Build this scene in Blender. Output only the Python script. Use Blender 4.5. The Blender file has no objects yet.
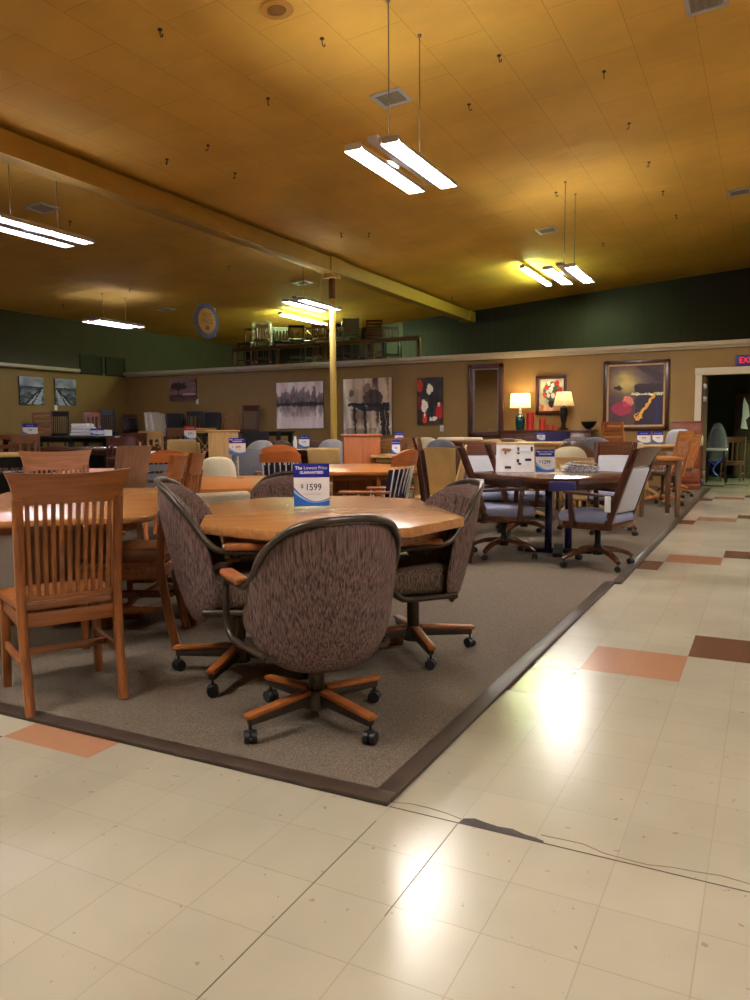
import bpy, bmesh, math, random
from mathutils import Vector, Matrix, Euler
PI = math.pi
R = math.radians
random.seed(5)
SC = bpy.context.scene
COL = SC.collection

# ------------------------------------------------------------------ camera (fitted to the floor tile grid)
F_PX, YAW, PITCH, ROLL = 770.7, -0.4718, -0.0896, -0.0072
CAM = Vector((0.7923, -2.0908, 1.1767))
FW = Vector((math.sin(YAW)*math.cos(PITCH), math.cos(YAW)*math.cos(PITCH), math.sin(PITCH)))
_r = Vector((math.cos(YAW), -math.sin(YAW), 0)); _u = _r.cross(FW)
RT = _r*math.cos(ROLL) + _u*math.sin(ROLL)
UP = -_r*math.sin(ROLL) + _u*math.cos(ROLL)
cd = bpy.data.cameras.new('camera'); cam = bpy.data.objects.new('camera', cd); COL.objects.link(cam)
m = Matrix((RT, UP, -FW)).transposed().to_4x4(); m.translation = CAM; cam.matrix_world = m
cd.sensor_fit = 'VERTICAL'; cd.sensor_height = 36; cd.lens = F_PX*36/1000; cd.clip_end = 100
SC.camera = cam

def ray(x, y): return FW + RT*((x-375)/F_PX) - UP*((y-500)/F_PX)
def onz(x, y, z):
    d = ray(x, y); return CAM + d*((z-CAM.z)/d.z)
def atd(x, y, d): return CAM + ray(x, y)*d
def onY(x, y, Y):
    d = ray(x, y); return CAM + d*((Y-CAM.y)/d.y)
def onX(x, y, X):
    d = ray(x, y); return CAM + d*((X-CAM.x)/d.x)
def ceil_z(X): return 4.12 + 0.0703*(X+15.59)

# ------------------------------------------------------------------ materials
def newmat(name):
    mt = bpy.data.materials.new(name); mt.use_nodes = True
    return mt, mt.node_tree.nodes, mt.node_tree.links, mt.node_tree.nodes['Principled BSDF']
def srgb(c):
    return tuple(((v/255)/12.92 if v/255 <= .04045 else ((v/255+.055)/1.055)**2.4) for v in c) + (1,)
def ramp(n, stops):
    r = n.new('ShaderNodeValToRGB'); e = r.color_ramp.elements
    e[0].position, e[0].color = stops[0]; e[1].position, e[1].color = stops[1]
    for p, c in stops[2:]:
        k = e.new(p); k.color = c
    return r
def coords(n, l, scale=(1,1,1), rot=(0,0,0)):
    tc = n.new('ShaderNodeTexCoord'); mp = n.new('ShaderNodeMapping')
    mp.inputs['Scale'].default_value = scale; mp.inputs['Rotation'].default_value = rot
    l.new(tc.outputs['Object'], mp.inputs['Vector']); return mp
def plain(name, col, rough=.5, metal=0, spec=.5, noise=0.0, nscale=20, bump=0):
    mt, n, l, b = newmat(name)
    b.inputs['Roughness'].default_value = rough; b.inputs['Metallic'].default_value = metal
    b.inputs['Specular IOR Level'].default_value = spec
    c = srgb(col)
    mp = coords(n, l); nz = n.new('ShaderNodeTexNoise'); nz.inputs['Scale'].default_value = nscale
    nz.inputs['Detail'].default_value = 3
    l.new(mp.outputs[0], nz.inputs['Vector'])
    k = noise
    rp = ramp(n, [(.3, tuple(v*(1-k) for v in c[:3])+(1,)), (.7, tuple(min(1, v*(1+k)) for v in c[:3])+(1,))])
    l.new(nz.outputs['Fac'], rp.inputs[0]); l.new(rp.outputs[0], b.inputs['Base Color'])
    if bump:
        bp = n.new('ShaderNodeBump'); bp.inputs['Strength'].default_value = bump; bp.inputs['Distance'].default_value = .01
        l.new(nz.outputs['Fac'], bp.inputs['Height']); l.new(bp.outputs[0], b.inputs['Normal'])
    return mt
def wood(name, col, axis='z', rough=.35, contrast=.35, scale=1.0):
    mt, n, l, b = newmat(name); c = srgb(col)
    s = {'x': (2, 26, 26), 'y': (26, 2, 26), 'z': (26, 26, 2)}[axis]
    mp = coords(n, l, tuple(v*scale for v in s))
    nz = n.new('ShaderNodeTexNoise'); nz.inputs['Scale'].default_value = 1.6; nz.inputs['Detail'].default_value = 5
    nz.inputs['Distortion'].default_value = .6
    l.new(mp.outputs[0], nz.inputs['Vector'])
    d = tuple(v*(1-contrast) for v in c[:3])+(1,); h = tuple(min(1, v*(1+contrast*.5)) for v in c[:3])+(1,)
    rp = ramp(n, [(.32, d), (.62, h)]); l.new(nz.outputs['Fac'], rp.inputs[0]); l.new(rp.outputs[0], b.inputs['Base Color'])
    b.inputs['Roughness'].default_value = rough
    return mt
def fabric(name, dark, light, sx=60, sz=9, bump=.4):
    mt, n, l, b = newmat(name)
    mp = coords(n, l, (sx, sx, sz)); nz = n.new('ShaderNodeTexNoise'); nz.inputs['Scale'].default_value = 3.2
    nz.inputs['Detail'].default_value = 4; l.new(mp.outputs[0], nz.inputs['Vector'])
    rp = ramp(n, [(.34, srgb(dark)), (.64, srgb(light))]); l.new(nz.outputs['Fac'], rp.inputs[0])
    l.new(rp.outputs[0], b.inputs['Base Color']); b.inputs['Roughness'].default_value = .9
    b.inputs['Specular IOR Level'].default_value = .15
    bp = n.new('ShaderNodeBump'); bp.inputs['Strength'].default_value = bump; bp.inputs['Distance'].default_value = .004
    l.new(nz.outputs['Fac'], bp.inputs['Height']); l.new(bp.outputs[0], b.inputs['Normal'])
    return mt
def emit(name, col, s):
    mt, n, l, b = newmat(name); b.inputs['Base Color'].default_value = srgb(col)
    b.inputs['Emission Color'].default_value = srgb(col); b.inputs['Emission Strength'].default_value = s
    return mt

M = {}
OAK = (134, 78, 34); 
M['oak'] = wood('oak', OAK, 'z', .42, .45); M['oak_x'] = wood('oak_grain_x', OAK, 'x', .4)
M['oak_top'] = wood('oak_top', (164, 112, 64), 'x', .26, .2)
M['honey'] = wood('honey_oak', (172, 106, 50), 'z', .32); M['honey_x'] = wood('honey_oak_x', (172, 106, 50), 'x', .3)
M['light'] = wood('light_maple', (184, 144, 88), 'z', .4, .2); M['light_x'] = wood('light_maple_x', (184, 144, 88), 'x', .3, .2)
M['red'] = wood('cherry', (120, 58, 32), 'z', .3); M['red_x'] = wood('cherry_x', (120, 58, 32), 'x', .3)
M['walnut'] = wood('dark_walnut', (72, 38, 26), 'z', .28, .4); M['walnut_x'] = wood('dark_walnut_x', (78, 42, 28), 'x', .2, .4)
M['brown'] = wood('brown_wood', (104, 70, 45), 'z', .45); M['brown_x'] = wood('brown_wood_x', (118, 78, 46), 'x', .4)
M['black'] = plain('black_paint', (11, 10, 11), .4, noise=.2, spec=.3); M['black_x'] = M['black']; M['blackmatte'] = plain('black_matte', (26, 22, 20), .9, spec=.1)
M['orange'] = wood('orange_oak', (168, 92, 42), 'z', .35, .2); M['orange_x'] = wood('orange_oak_x', (168, 92, 42), 'x', .35, .2)
M['capwood'] = wood('cap_wood', (146, 84, 40), 'x', .3, .25)
M['bronze'] = plain('bronze_tube', (72, 64, 56), .34, .7, noise=.1)
M['rubber'] = plain('caster_black', (20, 20, 24), .4, noise=.1)
M['steel'] = plain('steel', (150, 150, 155), .3, .9)
M['tweed'] = fabric('brown_tweed', (54, 41, 37), (118, 94, 88), 60, 2.2)
M['tweed_seat'] = fabric('brown_tweed_seat', (54, 42, 34), (118, 96, 80), 52, 9)
M['grey'] = fabric('light_grey_fabric', (150, 152, 162), (190, 190, 198), 90, 90, .2)
M['seatblue'] = fabric('blue_grey_seat_fabric', (104, 108, 134), (140, 144, 168), 90, 90, .2)
M['cream'] = fabric('cream_fabric', (178, 166, 140), (205, 194, 168), 70, 70, .2)
M['tan'] = plain('tan_leather', (172, 140, 88), .45, noise=.1, nscale=8)
M['midgrey'] = fabric('mid_grey_fabric', (84, 84, 92), (120, 120, 128), 70, 70, .2)
M['darkgrey'] = fabric('dark_grey_fabric', (42, 42, 48), (66, 66, 74), 70, 70, .2)
M['blackleather'] = plain('black_leather', (11, 10, 13), .35, noise=.15, spec=.35)
M['brownleather'] = plain('brown_leather', (74, 48, 34), .4, noise=.15)
M['navy'] = fabric('navy_fabric', (26, 26, 48), (46, 46, 76), 70, 70, .2)
M['white'] = plain('white_paint', (215, 212, 205), .5, noise=.03)
M['paper'] = plain('paper', (232, 232, 238), .55, noise=.02)
M['blue'] = plain('sign_blue', (22, 34, 150), .35, noise=.05)
M['white_x'] = M['white']
M['midblue'] = plain('sign_mid_blue', (40, 100, 190), .4)
M['paleblue'] = plain('sign_pale_blue', (150, 190, 230), .4)
M['ink'] = plain('ink', (22, 22, 30), .6)
M['inkgrey'] = plain('ink_grey', (165, 165, 185), .6)
M['signwhite'] = plain('sign_white_ink', (240, 240, 250), .5)
M['redpaint'] = plain('red_wax', (178, 34, 26), .45, noise=.1)
M['teal'] = plain('teal_glaze', (16, 66, 70), .15, noise=.2)
M['cord'] = plain('grey_cord', (120, 112, 100), .6)
M['gold'] = plain('gold_paint', (190, 160, 90), .4, .4)
M['plastic_blue'] = plain('blue_tape', (50, 80, 200), .4)
mt, n, l, b = newmat('clear_acrylic'); b.inputs['Base Color'].default_value = (.95, .97, 1, 1); b.inputs['Roughness'].default_value = .08
b.inputs['Transmission Weight'].default_value = .9; b.inputs['IOR'].default_value = 1.2; b.inputs['Alpha'].default_value = .55; M['acrylic'] = mt
mt, n, l, b = newmat('plastic_wrap'); b.inputs['Base Color'].default_value = (.8, .85, .9, 1); b.inputs['Roughness'].default_value = .25
b.inputs['Alpha'].default_value = .14; M['wrap'] = mt
mt, n, l, b = newmat('mirror_glass'); b.inputs['Base Color'].default_value = (.8, .8, .8, 1); b.inputs['Metallic'].default_value = 1; b.inputs['Roughness'].default_value = .03; M['mirror'] = mt
mt, n, l, b = newmat('canvas_paint')
at = n.new('ShaderNodeVertexColor'); at.layer_name = 'paint'; l.new(at.outputs[0], b.inputs['Base Color']); b.inputs['Roughness'].default_value = .55; M['canvas'] = mt
M['tube_on'] = emit('lit_tube', (255, 250, 240), 85); M['tube_dim'] = emit('cool_tube', (236, 238, 255), 26)
M['tube_green'] = emit('lit_green_tube', (225, 255, 175), 60)
M['bulb'] = emit('lamp_bulb', (255, 205, 130), 6)
M['exit_red'] = emit('exit_letters', (235, 30, 60), .35)
M['hood'] = plain('white_enamel', (205, 205, 215), .35)
def shade_mat(name, col, e):
    mt, n, l, b = newmat(name); b.inputs['Base Color'].default_value = srgb(col); b.inputs['Roughness'].default_value = .8
    tr = n.new('ShaderNodeBsdfTranslucent'); tr.inputs[0].default_value = srgb(col); mx = n.new('ShaderNodeMixShader'); mx.inputs[0].default_value = e
    l.new(b.outputs[0], mx.inputs[1]); l.new(tr.outputs[0], mx.inputs[2]); l.new(mx.outputs[0], n['Material Output'].inputs[0]); return mt
M['shade'] = shade_mat('lamp_shade_linen', (245, 232, 200), .6)

# ------------------------------------------------------------------ mesh helpers
def B(): return bmesh.new()
def _mat(bm, verts, mtx): bmesh.ops.transform(bm, matrix=mtx, verts=verts)
def box(bm, c, s, rot=None, bev=0.0, seg=2):
    t = bmesh.new(); bmesh.ops.create_cube(t, size=1)
    bmesh.ops.scale(t, vec=s, verts=t.verts)
    if bev: bmesh.ops.bevel(t, geom=t.edges[:], offset=min(bev, min(s)*.48), segments=seg, profile=.5, affect='EDGES')
    mt = Matrix.Translation(c) @ (Euler(rot).to_matrix().to_4x4() if rot else Matrix())
    bmesh.ops.transform(t, matrix=mt, verts=t.verts); join(bm, t)
def join(bm, t):
    me = bpy.data.meshes.new('tmp'); t.to_mesh(me); bm.from_mesh(me); bpy.data.meshes.remove(me); t.free()
def bar(bm, a, b_, w, d, w2=None, d2=None, bev=.004, up=(0, 0, 1)):
    a = Vector(a); b_ = Vector(b_); ax = b_-a; L = ax.length; z = ax.normalized()
    u = Vector(up)
    if abs(z.dot(u)) > .95: u = Vector((0, 1, 0))
    x = u.cross(z).normalized(); y = z.cross(x)
    w2 = w if w2 is None else w2; d2 = d if d2 is None else d2
    t = bmesh.new(); vs = []
    for (p, ww, dd) in ((a, w, d), (b_, w2, d2)):
        for sx, sy in ((-1, -1), (1, -1), (1, 1), (-1, 1)): vs.append(t.verts.new(p + x*(sx*ww/2) + y*(sy*dd/2)))
    t.faces.new(vs[3::-1]); t.faces.new(vs[4:])
    for i in range(4): t.faces.new((vs[i], vs[(i+1) % 4], vs[4+(i+1) % 4], vs[4+i]))
    bmesh.ops.recalc_face_normals(t, faces=t.faces)
    if bev: bmesh.ops.bevel(t, geom=t.edges[:], offset=min(bev, min(w, d, w2, d2)*.4), segments=2, profile=.5, affect='EDGES')
    join(bm, t)
def spline(pts, k=6):
    P = [Vector(p) for p in pts]; P = [P[0]*2-P[1]] + P + [P[-1]*2-P[-2]]; out = []
    for i in range(1, len(P)-2):
        for j in range(k):
            t = j/k
            out.append(.5*((2*P[i]) + (-P[i-1]+P[i+1])*t + (2*P[i-1]-5*P[i]+4*P[i+1]-P[i+2])*t*t + (-P[i-1]+3*P[i]-3*P[i+1]+P[i+2])*t**3))
    out.append(P[-2]); return out
def tube(bm, pts, r, n=10, rect=None):
    pts = [Vector(p) for p in pts]; rings = []; N = len(pts)
    rad = r if isinstance(r, (list, tuple)) else [r]*N
    prev = None
    for i, p in enumerate(pts):
        t = (pts[min(i+1, N-1)] - pts[max(i-1, 0)]).normalized()
        if prev is None:
            u = Vector((1, 0, 0)) if abs(t.x) < .9 else Vector((0, 0, 1))
            x = (u - t*u.dot(t)).normalized()
        else: x = (prev - t*prev.dot(t)).normalized()
        prev = x; y = t.cross(x)
        if rect:
            ring = [bm.verts.new(p + x*(sx*rect[0]*rad[i]) + y*(sy*rect[1]*rad[i])) for sx, sy in ((-1, -.7), (-.7, -1), (.7, -1), (1, -.7), (1, .7), (.7, 1), (-.7, 1), (-1, .7))]
        else: ring = [bm.verts.new(p + x*(math.cos(2*PI*k/n)*rad[i]) + y*(math.sin(2*PI*k/n)*rad[i])) for k in range(n)]
        rings.append(ring)
    for a, c in zip(rings, rings[1:]):
        for k in range(len(a)): bm.faces.new((a[k], a[(k+1) % len(a)], c[(k+1) % len(a)], c[k]))
    bm.faces.new(rings[0][::-1]); bm.faces.new(rings[-1])
def lathe(bm, prof, c=(0, 0, 0), n=24, rot=None):
    t = bmesh.new(); rings = []
    for r, z in prof: rings.append([t.verts.new((max(r, .0005)*math.cos(2*PI*k/n), max(r, .0005)*math.sin(2*PI*k/n), z)) for k in range(n)])
    for a, d in zip(rings, rings[1:]):
        for k in range(n): t.faces.new((a[k], a[(k+1) % n], d[(k+1) % n], d[k]))
    t.faces.new(rings[0][::-1]); t.faces.new(rings[-1])
    mt = Matrix.Translation(c) @ (Euler(rot).to_matrix().to_4x4() if rot else Matrix())
    bmesh.ops.transform(t, matrix=mt, verts=t.verts); join(bm, t)
def cyl(bm, c, r, h, n=20, rot=None): lathe(bm, [(r*.96, -h/2), (r, -h/2+min(h, r)*.06), (r, h/2-min(h, r)*.06), (r*.96, h/2)], c, n, rot)
def prism(bm, outline, z0, z1, bev=0.0, seg=2):
    t = bmesh.new(); a = [t.verts.new((x, y, z0)) for x, y in outline]; c = [t.verts.new((x, y, z1)) for x, y in outline]
    n = len(a); t.faces.new(a[::-1]); t.faces.new(c)
    for i in range(n): t.faces.new((a[i], a[(i+1) % n], c[(i+1) % n], c[i]))
    bmesh.ops.recalc_face_normals(t, faces=t.faces)
    if bev: bmesh.ops.bevel(t, geom=[e for e in t.edges if abs(e.verts[0].co.z-e.verts[1].co.z) < 1e-6], offset=bev, segments=seg, profile=.5, affect='EDGES')
    join(bm, t)
def sheet(bm, fn, nu, nv, th):
    """closed curved board: fn(u,v)->centre point, thickness along y"""
    A = []; C = []
    for i in range(nu+1):
        ra = []; rc = []
        for j in range(nv+1):
            p = Vector(fn(i/nu, j/nv)); h = th(i/nu, j/nv)/2 if callable(th) else th/2
            ra.append(bm.verts.new(p+Vector((0, -h, 0)))); rc.append(bm.verts.new(p+Vector((0, h, 0))))
        A.append(ra); C.append(rc)
    for i in range(nu):
        for j in range(nv):
            bm.faces.new((A[i][j], A[i+1][j], A[i+1][j+1], A[i][j+1])); bm.faces.new((C[i][j+1], C[i+1][j+1], C[i+1][j], C[i][j]))
    for i in range(nu):
        bm.faces.new((A[i+1][0], A[i][0], C[i][0], C[i+1][0])); bm.faces.new((A[i][nv], A[i+1][nv], C[i+1][nv], C[i][nv]))
    for j in range(nv):
        bm.faces.new((A[0][j], A[0][j+1], C[0][j+1], C[0][j])); bm.faces.new((A[nu][j+1], A[nu][j], C[nu][j], C[nu][j+1]))
def pillow(bm, hw, z0, z1, yf, thick, n=2.5, taper=0.0, nr=7, nt=40):
    zc = (z0+z1)/2; hz = (z1-z0)/2
    def pt(r, th, side):
        c, s = math.cos(th), math.sin(th)
        x = hw*math.copysign(abs(c)**(2/n), c)*r; z = math.copysign(abs(s)**(2/n), s)*r
        x *= (1 - taper*z); z = zc + hz*z
        return Vector((x, yf(x, z) + side*thick*.5*math.sqrt(max(0, 1-r**3.2)), z))
    for side in (-1, 1):
        cv = bm.verts.new(pt(0, 0, side)); prev = None
        for i in range(1, nr+1):
            r = math.sin(i/nr*PI/2)
            ring = [bm.verts.new(pt(r, 2*PI*k/nt, side)) for k in range(nt)]
            for k in range(nt):
                q = (k+1) % nt
                f = (cv, ring[k], ring[q]) if prev is None else (prev[k], ring[k], ring[q], prev[q])
                bm.faces.new(f if side < 0 else f[::-1])
            prev = ring
    bmesh.ops.remove_doubles(bm, verts=bm.verts, dist=1e-5); bmesh.ops.recalc_face_normals(bm, faces=bm.faces)

def obj(name, bm, mat, parent=None, smooth=True, angle=35, loc=None, rot=None, label=None):
    me = bpy.data.meshes.new(name); bm.normal_update(); bm.to_mesh(me); bm.free()
    o = bpy.data.objects.new(name, me); COL.objects.link(o)
    for mm in (mat if isinstance(mat, (list, tuple)) else [mat]): me.materials.append(mm)
    if smooth:
        me.polygons.foreach_set('use_smooth', [True]*len(me.polygons))
        me.set_sharp_from_angle(angle=R(angle))
    if parent: o.parent = parent
    if loc: o.location = loc
    if rot: o.rotation_euler = rot
    if label: o['label'] = label
    return o
def tag(o, label, cat, group=None):
    o['label'] = label; o['category'] = cat
    if group: o['group'] = group
    return o
def empty(name, loc=(0, 0, 0), rz=0):
    o = bpy.data.objects.new(name, None); COL.objects.link(o); o.location = loc; o.rotation_euler = (0, 0, rz); o.empty_display_size = .1; return o
def struct(name, bm, mat, **k):
    o = obj(name, bm, mat, **k); o['kind'] = 'structure'; return o
def copy_tree(o, parent=None):
    c = o.copy(); COL.objects.link(c); c.parent = parent
    for ch in list(o.children): copy_tree(ch, c)
    return c
def text(s, size, mat, parent, loc, rot=(PI/2, 0, 0), name='lettering', ext=.0004, align='CENTER', sx=1.0, bold=0):
    cu = bpy.data.curves.new('t', 'FONT'); cu.body = s; cu.size = size; cu.align_x = align; cu.align_y = 'CENTER'; cu.extrude = ext; cu.resolution_u = 3; cu.offset = bold
    t = bpy.data.objects.new('t', cu); COL.objects.link(t)
    dg = bpy.context.evaluated_depsgraph_get(); dg.update()
    me = bpy.data.meshes.new_from_object(t.evaluated_get(dg)); bpy.data.objects.remove(t); bpy.data.curves.remove(cu)
    o = bpy.data.objects.new(name, me); COL.objects.link(o); me.materials.clear(); me.materials.append(mat)
    o.parent = parent; o.location = loc; o.rotation_euler = rot; o.scale = (sx, 1, 1); return o
# ------------------------------------------------------------------ setting
T = .2286
YW, XL, YB, XR, YF = 14.5, -15.59, 20.05, 5.2, -6.0
mt, n, l, b = newmat('vinyl_tiles')
tc = n.new('ShaderNodeTexCoord'); sp = n.new('ShaderNodeSeparateXYZ'); l.new(tc.outputs['Object'], sp.inputs[0])
def mth(op, a, b_=None, c=None):
    k = n.new('ShaderNodeMath'); k.operation = op
    for i, v in enumerate((a, b_, c)):
        if v is None: continue
        if isinstance(v, (int, float)): k.inputs[i].default_value = v
        else: l.new(v, k.inputs[i])
    return k.outputs[0]
xt = mth('DIVIDE', sp.outputs[0], T); yt = mth('DIVIDE', sp.outputs[1], T)
I = mth('FLOOR', mth('DIVIDE', xt, 2)); a_ = mth('SUBTRACT', mth('SUBTRACT', yt, 7.3), mth('MULTIPLY', I, 2))
md = mth('FLOORED_MODULO', a_, 15); acc = mth('LESS_THAN', md, 2); par = mth('FLOORED_MODULO', I, 2)
fx = mth('ABSOLUTE', mth('SUBTRACT', mth('FRACT', xt), .5)); fy = mth('ABSOLUTE', mth('SUBTRACT', mth('FRACT', yt), .5))
seam = mth('GREATER_THAN', mth('MAXIMUM', fx, fy), .4925)
cell = n.new('ShaderNodeCombineXYZ'); l.new(mth('FLOOR', xt), cell.inputs[0]); l.new(mth('FLOOR', yt), cell.inputs[1])
wn = n.new('ShaderNodeTexWhiteNoise'); wn.noise_dimensions = '2D'; l.new(cell.outputs[0], wn.inputs['Vector'])
nz = n.new('ShaderNodeTexNoise'); nz.inputs['Scale'].default_value = 1.1; nz.inputs['Detail'].default_value = 4; l.new(tc.outputs['Object'], nz.inputs['Vector'])
n2 = n.new('ShaderNodeTexNoise'); n2.inputs['Scale'].default_value = 28; n2.inputs['Detail'].default_value = 3; l.new(tc.outputs['Object'], n2.inputs['Vector'])
spk = mth('GREATER_THAN', n2.outputs['Fac'], .705)
base = ramp(n, [(.3, srgb((152, 144, 127))), (.7, srgb((174, 166, 147)))])
l.new(mth('ADD', mth('MULTIPLY', nz.outputs['Fac'], .92), mth('MULTIPLY', wn.outputs[0], .08)), base.inputs[0])
def mixc(fac, a, b_):
    k = n.new('ShaderNodeMix'); k.data_type = 'RGBA'
    if isinstance(fac, float): k.inputs[0].default_value = fac
    else: l.new(fac, k.inputs[0])
    for i, v in ((6, a), (7, b_)):
        if isinstance(v, tuple): k.inputs[i].default_value = v
        else: l.new(v, k.inputs[i])
    return k.outputs[2]
tilec = mixc(mth('MULTIPLY', spk, .45), base.outputs[0], srgb((110, 90, 70)))
accc = mixc(par, srgb((160, 116, 88)), srgb((98, 66, 50)))
c1 = mixc(acc, tilec, accc)
sn = n.new('ShaderNodeTexNoise'); sn.inputs['Scale'].default_value = .9; l.new(tc.outputs['Object'], sn.inputs['Vector'])
c2 = mixc(mth('MULTIPLY', seam, mth('MULTIPLY', sn.outputs['Fac'], .5)), c1, srgb((105, 92, 74)))
l.new(c2, b.inputs['Base Color'])
b.inputs['Roughness'].default_value = .22
b.inputs['Specular IOR Level'].default_value = .3
M['tiles'] = mt
bm = B(); box(bm, ((XL+XR)/2, (YF+21)/2, -.1), (XR-XL+.6, 21-YF+.6, .2)); struct('floor', bm, M['tiles'], smooth=False)

# carpet with a dark edge strip
M['carpet'] = fabric('carpet_loop', (70, 61, 52), (114, 101, 87), 60, 60, .6)
M['strip'] = plain('dark_vinyl_strip', (58, 46, 38), .45, noise=.25, nscale=9)
bm = B(); prism(bm, [(-15.45, .02), (-.29, .02), (-.285, 3.9), (-.235, 3.9), (-.24, 14.44), (-15.45, 14.44)], 0, .012)
o = struct('floor_carpet', bm, M['carpet'], smooth=False)
bm = B(); bar(bm, (-.27, .02, .008), (-.255, 3.93, .008), .075, .016); bar(bm, (-.205, 3.9, .008), (-.22, 14.4, .008), .075, .016)
struct('trim_1', bm, M['strip'])
bm = B(); bar(bm, (-15.4, .03, .008), (-.235, .03, .008), .075, .0165); struct('trim_2', bm, M['strip'])
# broken tile edge along one seam and the thin crack running from it
bm = B(); t_ = bmesh.new()
up_ = [(0, .03), (.03, .045), (.07, .036), (.11, .03), (.15, .036), (.19, .022), (.225, .018), (.25, .01)]
vs = [t_.verts.new((.005+x, y, .0012)) for x, y in up_] + [t_.verts.new((.26, -.002, .0012)), t_.verts.new((.0, -.002, .0012))]
t_.faces.new(vs[::-1]); bmesh.ops.recalc_face_normals(t_, faces=t_.faces); join(bm, t_)
M['gap'] = plain('bare_subfloor', (52, 44, 38), .7, noise=.3, nscale=60)
struct('floor_chip', bm, M['gap'], smooth=False)
bm = B(); random.seed(3); pts = [(-.24+i*.06, .03+.018*math.sin(i*.9)+random.uniform(-.008, .008) - max(0, i-12)*.0006, .0008) for i in range(28)]
for a, c in zip(pts, pts[1:]):
    if not (-.02 < a[0] < .24): bar(bm, a, c, .0035, .001, bev=0)
M['crack'] = plain('tile_crack', (128, 112, 90), .7); struct('floor_crack', bm, M['crack'], smooth=False)
bm = B(); bar(bm, (-.23, -.001, .0006), (1.6, -.001, .0006), .004, .0008, bev=0); bar(bm, (-.001, -.0, .0006), (-.001, -.5, .0006), .002, .0008, bev=0); bar(bm, (-T, -.1, .0006), (-T, -1.1, .0006), .0022, .0008, bev=0)
M['seam'] = plain('open_seam', (70, 58, 46), .7); struct('floor_seam', bm, M['seam'], smooth=False)

# ceiling, sloping up to the right, of painted fibre boards
mt, n, l, b = newmat('ceiling_boards')
mp = coords(n, l, (1, 1, 1), (0, 0, PI/2)); br = n.new('ShaderNodeTexBrick'); br.offset = .5
br.inputs['Scale'].default_value = 1; br.inputs['Brick Width'].default_value = 1.22; br.inputs['Row Height'].default_value = .61
br.inputs['Mortar Size'].default_value = .006; br.inputs['Mortar Smooth'].default_value = .4
br.inputs['Color1'].default_value = srgb((238, 190, 84)); br.inputs['Color2'].default_value = srgb((234, 186, 82)); br.inputs['Mortar'].default_value = srgb((212, 162, 66))
l.new(mp.outputs[0], br.inputs['Vector'])
tc = n.new('ShaderNodeTexCoord'); nz = n.new('ShaderNodeTexNoise'); nz.inputs['Scale'].default_value = .8; nz.inputs['Detail'].default_value = 5; l.new(tc.outputs['Object'], nz.inputs['Vector'])
rp = ramp(n, [(.3, (.8, .8, .8, 1)), (.65, (1, 1, 1, 1))]); l.new(nz.outputs['Fac'], rp.inputs[0])
mx = n.new('ShaderNodeMix'); mx.data_type = 'RGBA'; mx.blend_type = 'MULTIPLY'; mx.inputs[0].default_value = 1
l.new(br.outputs['Color'], mx.inputs[6]); l.new(rp.outputs[0], mx.inputs[7]); l.new(mx.outputs[2], b.inputs['Base Color']); b.inputs['Roughness'].default_value = .75
n3 = n.new('ShaderNodeTexNoise'); n3.inputs['Scale'].default_value = 2.2; mp3 = coords(n, l, (.5, 1.6, 1)); l.new(mp3.outputs[0], n3.inputs['Vector'])
bp = n.new('ShaderNodeBump'); bp.inputs['Strength'].default_value = .3; bp.inputs['Distance'].default_value = .06; l.new(n3.outputs['Fac'], bp.inputs['Height']); l.new(bp.outputs[0], b.inputs['Normal'])
M['ceil'] = mt
bm = B(); bar(bm, (XL-.3, (YF+YB)/2, ceil_z(XL-.3)+.1), (XR+.3, (YF+YB)/2, ceil_z(XR+.3)+.1), YB-YF+.6, .2, bev=0)
for f in bm.faces: pass
struct('ceiling', bm, M['ceil'], smooth=False)
# walls
M['ochre'] = plain('ochre_wall_paint', (134, 104, 51), .6, noise=.05, nscale=3)
M['green'] = plain('olive_upper_wall', (80, 76, 64), .75, noise=.08, nscale=2)
mt, n, l, b = newmat('dark_blue_panelling'); mp = coords(n, l); wv = n.new('ShaderNodeTexWave'); wv.inputs['Scale'].default_value = 1.6; wv.inputs['Distortion'].default_value = 0
l.new(mp.outputs[0], wv.inputs['Vector']); rp = ramp(n, [(.03, srgb((4, 4, 10))), (.10, srgb((15, 15, 28)))]); l.new(wv.outputs['Fac'], rp.inputs[0]); l.new(rp.outputs[0], b.inputs['Base Color'])
b.inputs['Roughness'].default_value = .45; M['panelling'] = mt
M['trimwhite'] = plain('white_trim', (196, 184, 160), .5, noise=.04)
def wallbox(name, x0, x1, y0, y1, z0, z1, mat):
    bm = B(); box(bm, ((x0+x1)/2, (y0+y1)/2, (z0+z1)/2), (x1-x0, y1-y0, z1-z0)); return struct(name, bm, mat, smooth=False)
wallbox('wall_left', XL-.2, XL, YF, YW+.1, 0, 2.8, M['ochre'])
wallbox('wall_left_upper', XL-.2, XL-.001, YF, YB, 2.8, 4.35, M['green'])
wallbox('wall_left_behind', XL-.2, XL-.001, YW+.1, YB, 0, 2.8, M['green'])
DX0, DX1, DZ = -.42, 1.45, 2.22
bm = B()
box(bm, ((XL+DX0)/2, YW+.06, 1.39), (DX0-XL, .12, 2.78)); box(bm, ((DX1+XR)/2, YW+.06, 1.39), (XR-DX1, .12, 2.78)); box(bm, ((DX0+DX1)/2, YW+.06, (DZ+2.78)/2), (DX1-DX0, .12, 2.78-DZ))
struct('wall_back', bm, M['ochre'], smooth=False)
wallbox('wall_back_upper', XL, XR, YB, YB+.2, 0, 5.9, M['panelling'])
wallbox('wall_right', XR, XR+.2, YF, YB, 0, 5.9, M['ochre'])
wallbox('wall_front', XL-.2, XR+.2, YF-.2, YF, 0, 5.9, M['ochre'])
wallbox('floor_mezzanine', XL+.01, XR, YW+.12, YB, 2.66, 2.74, M['brown'])
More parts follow.
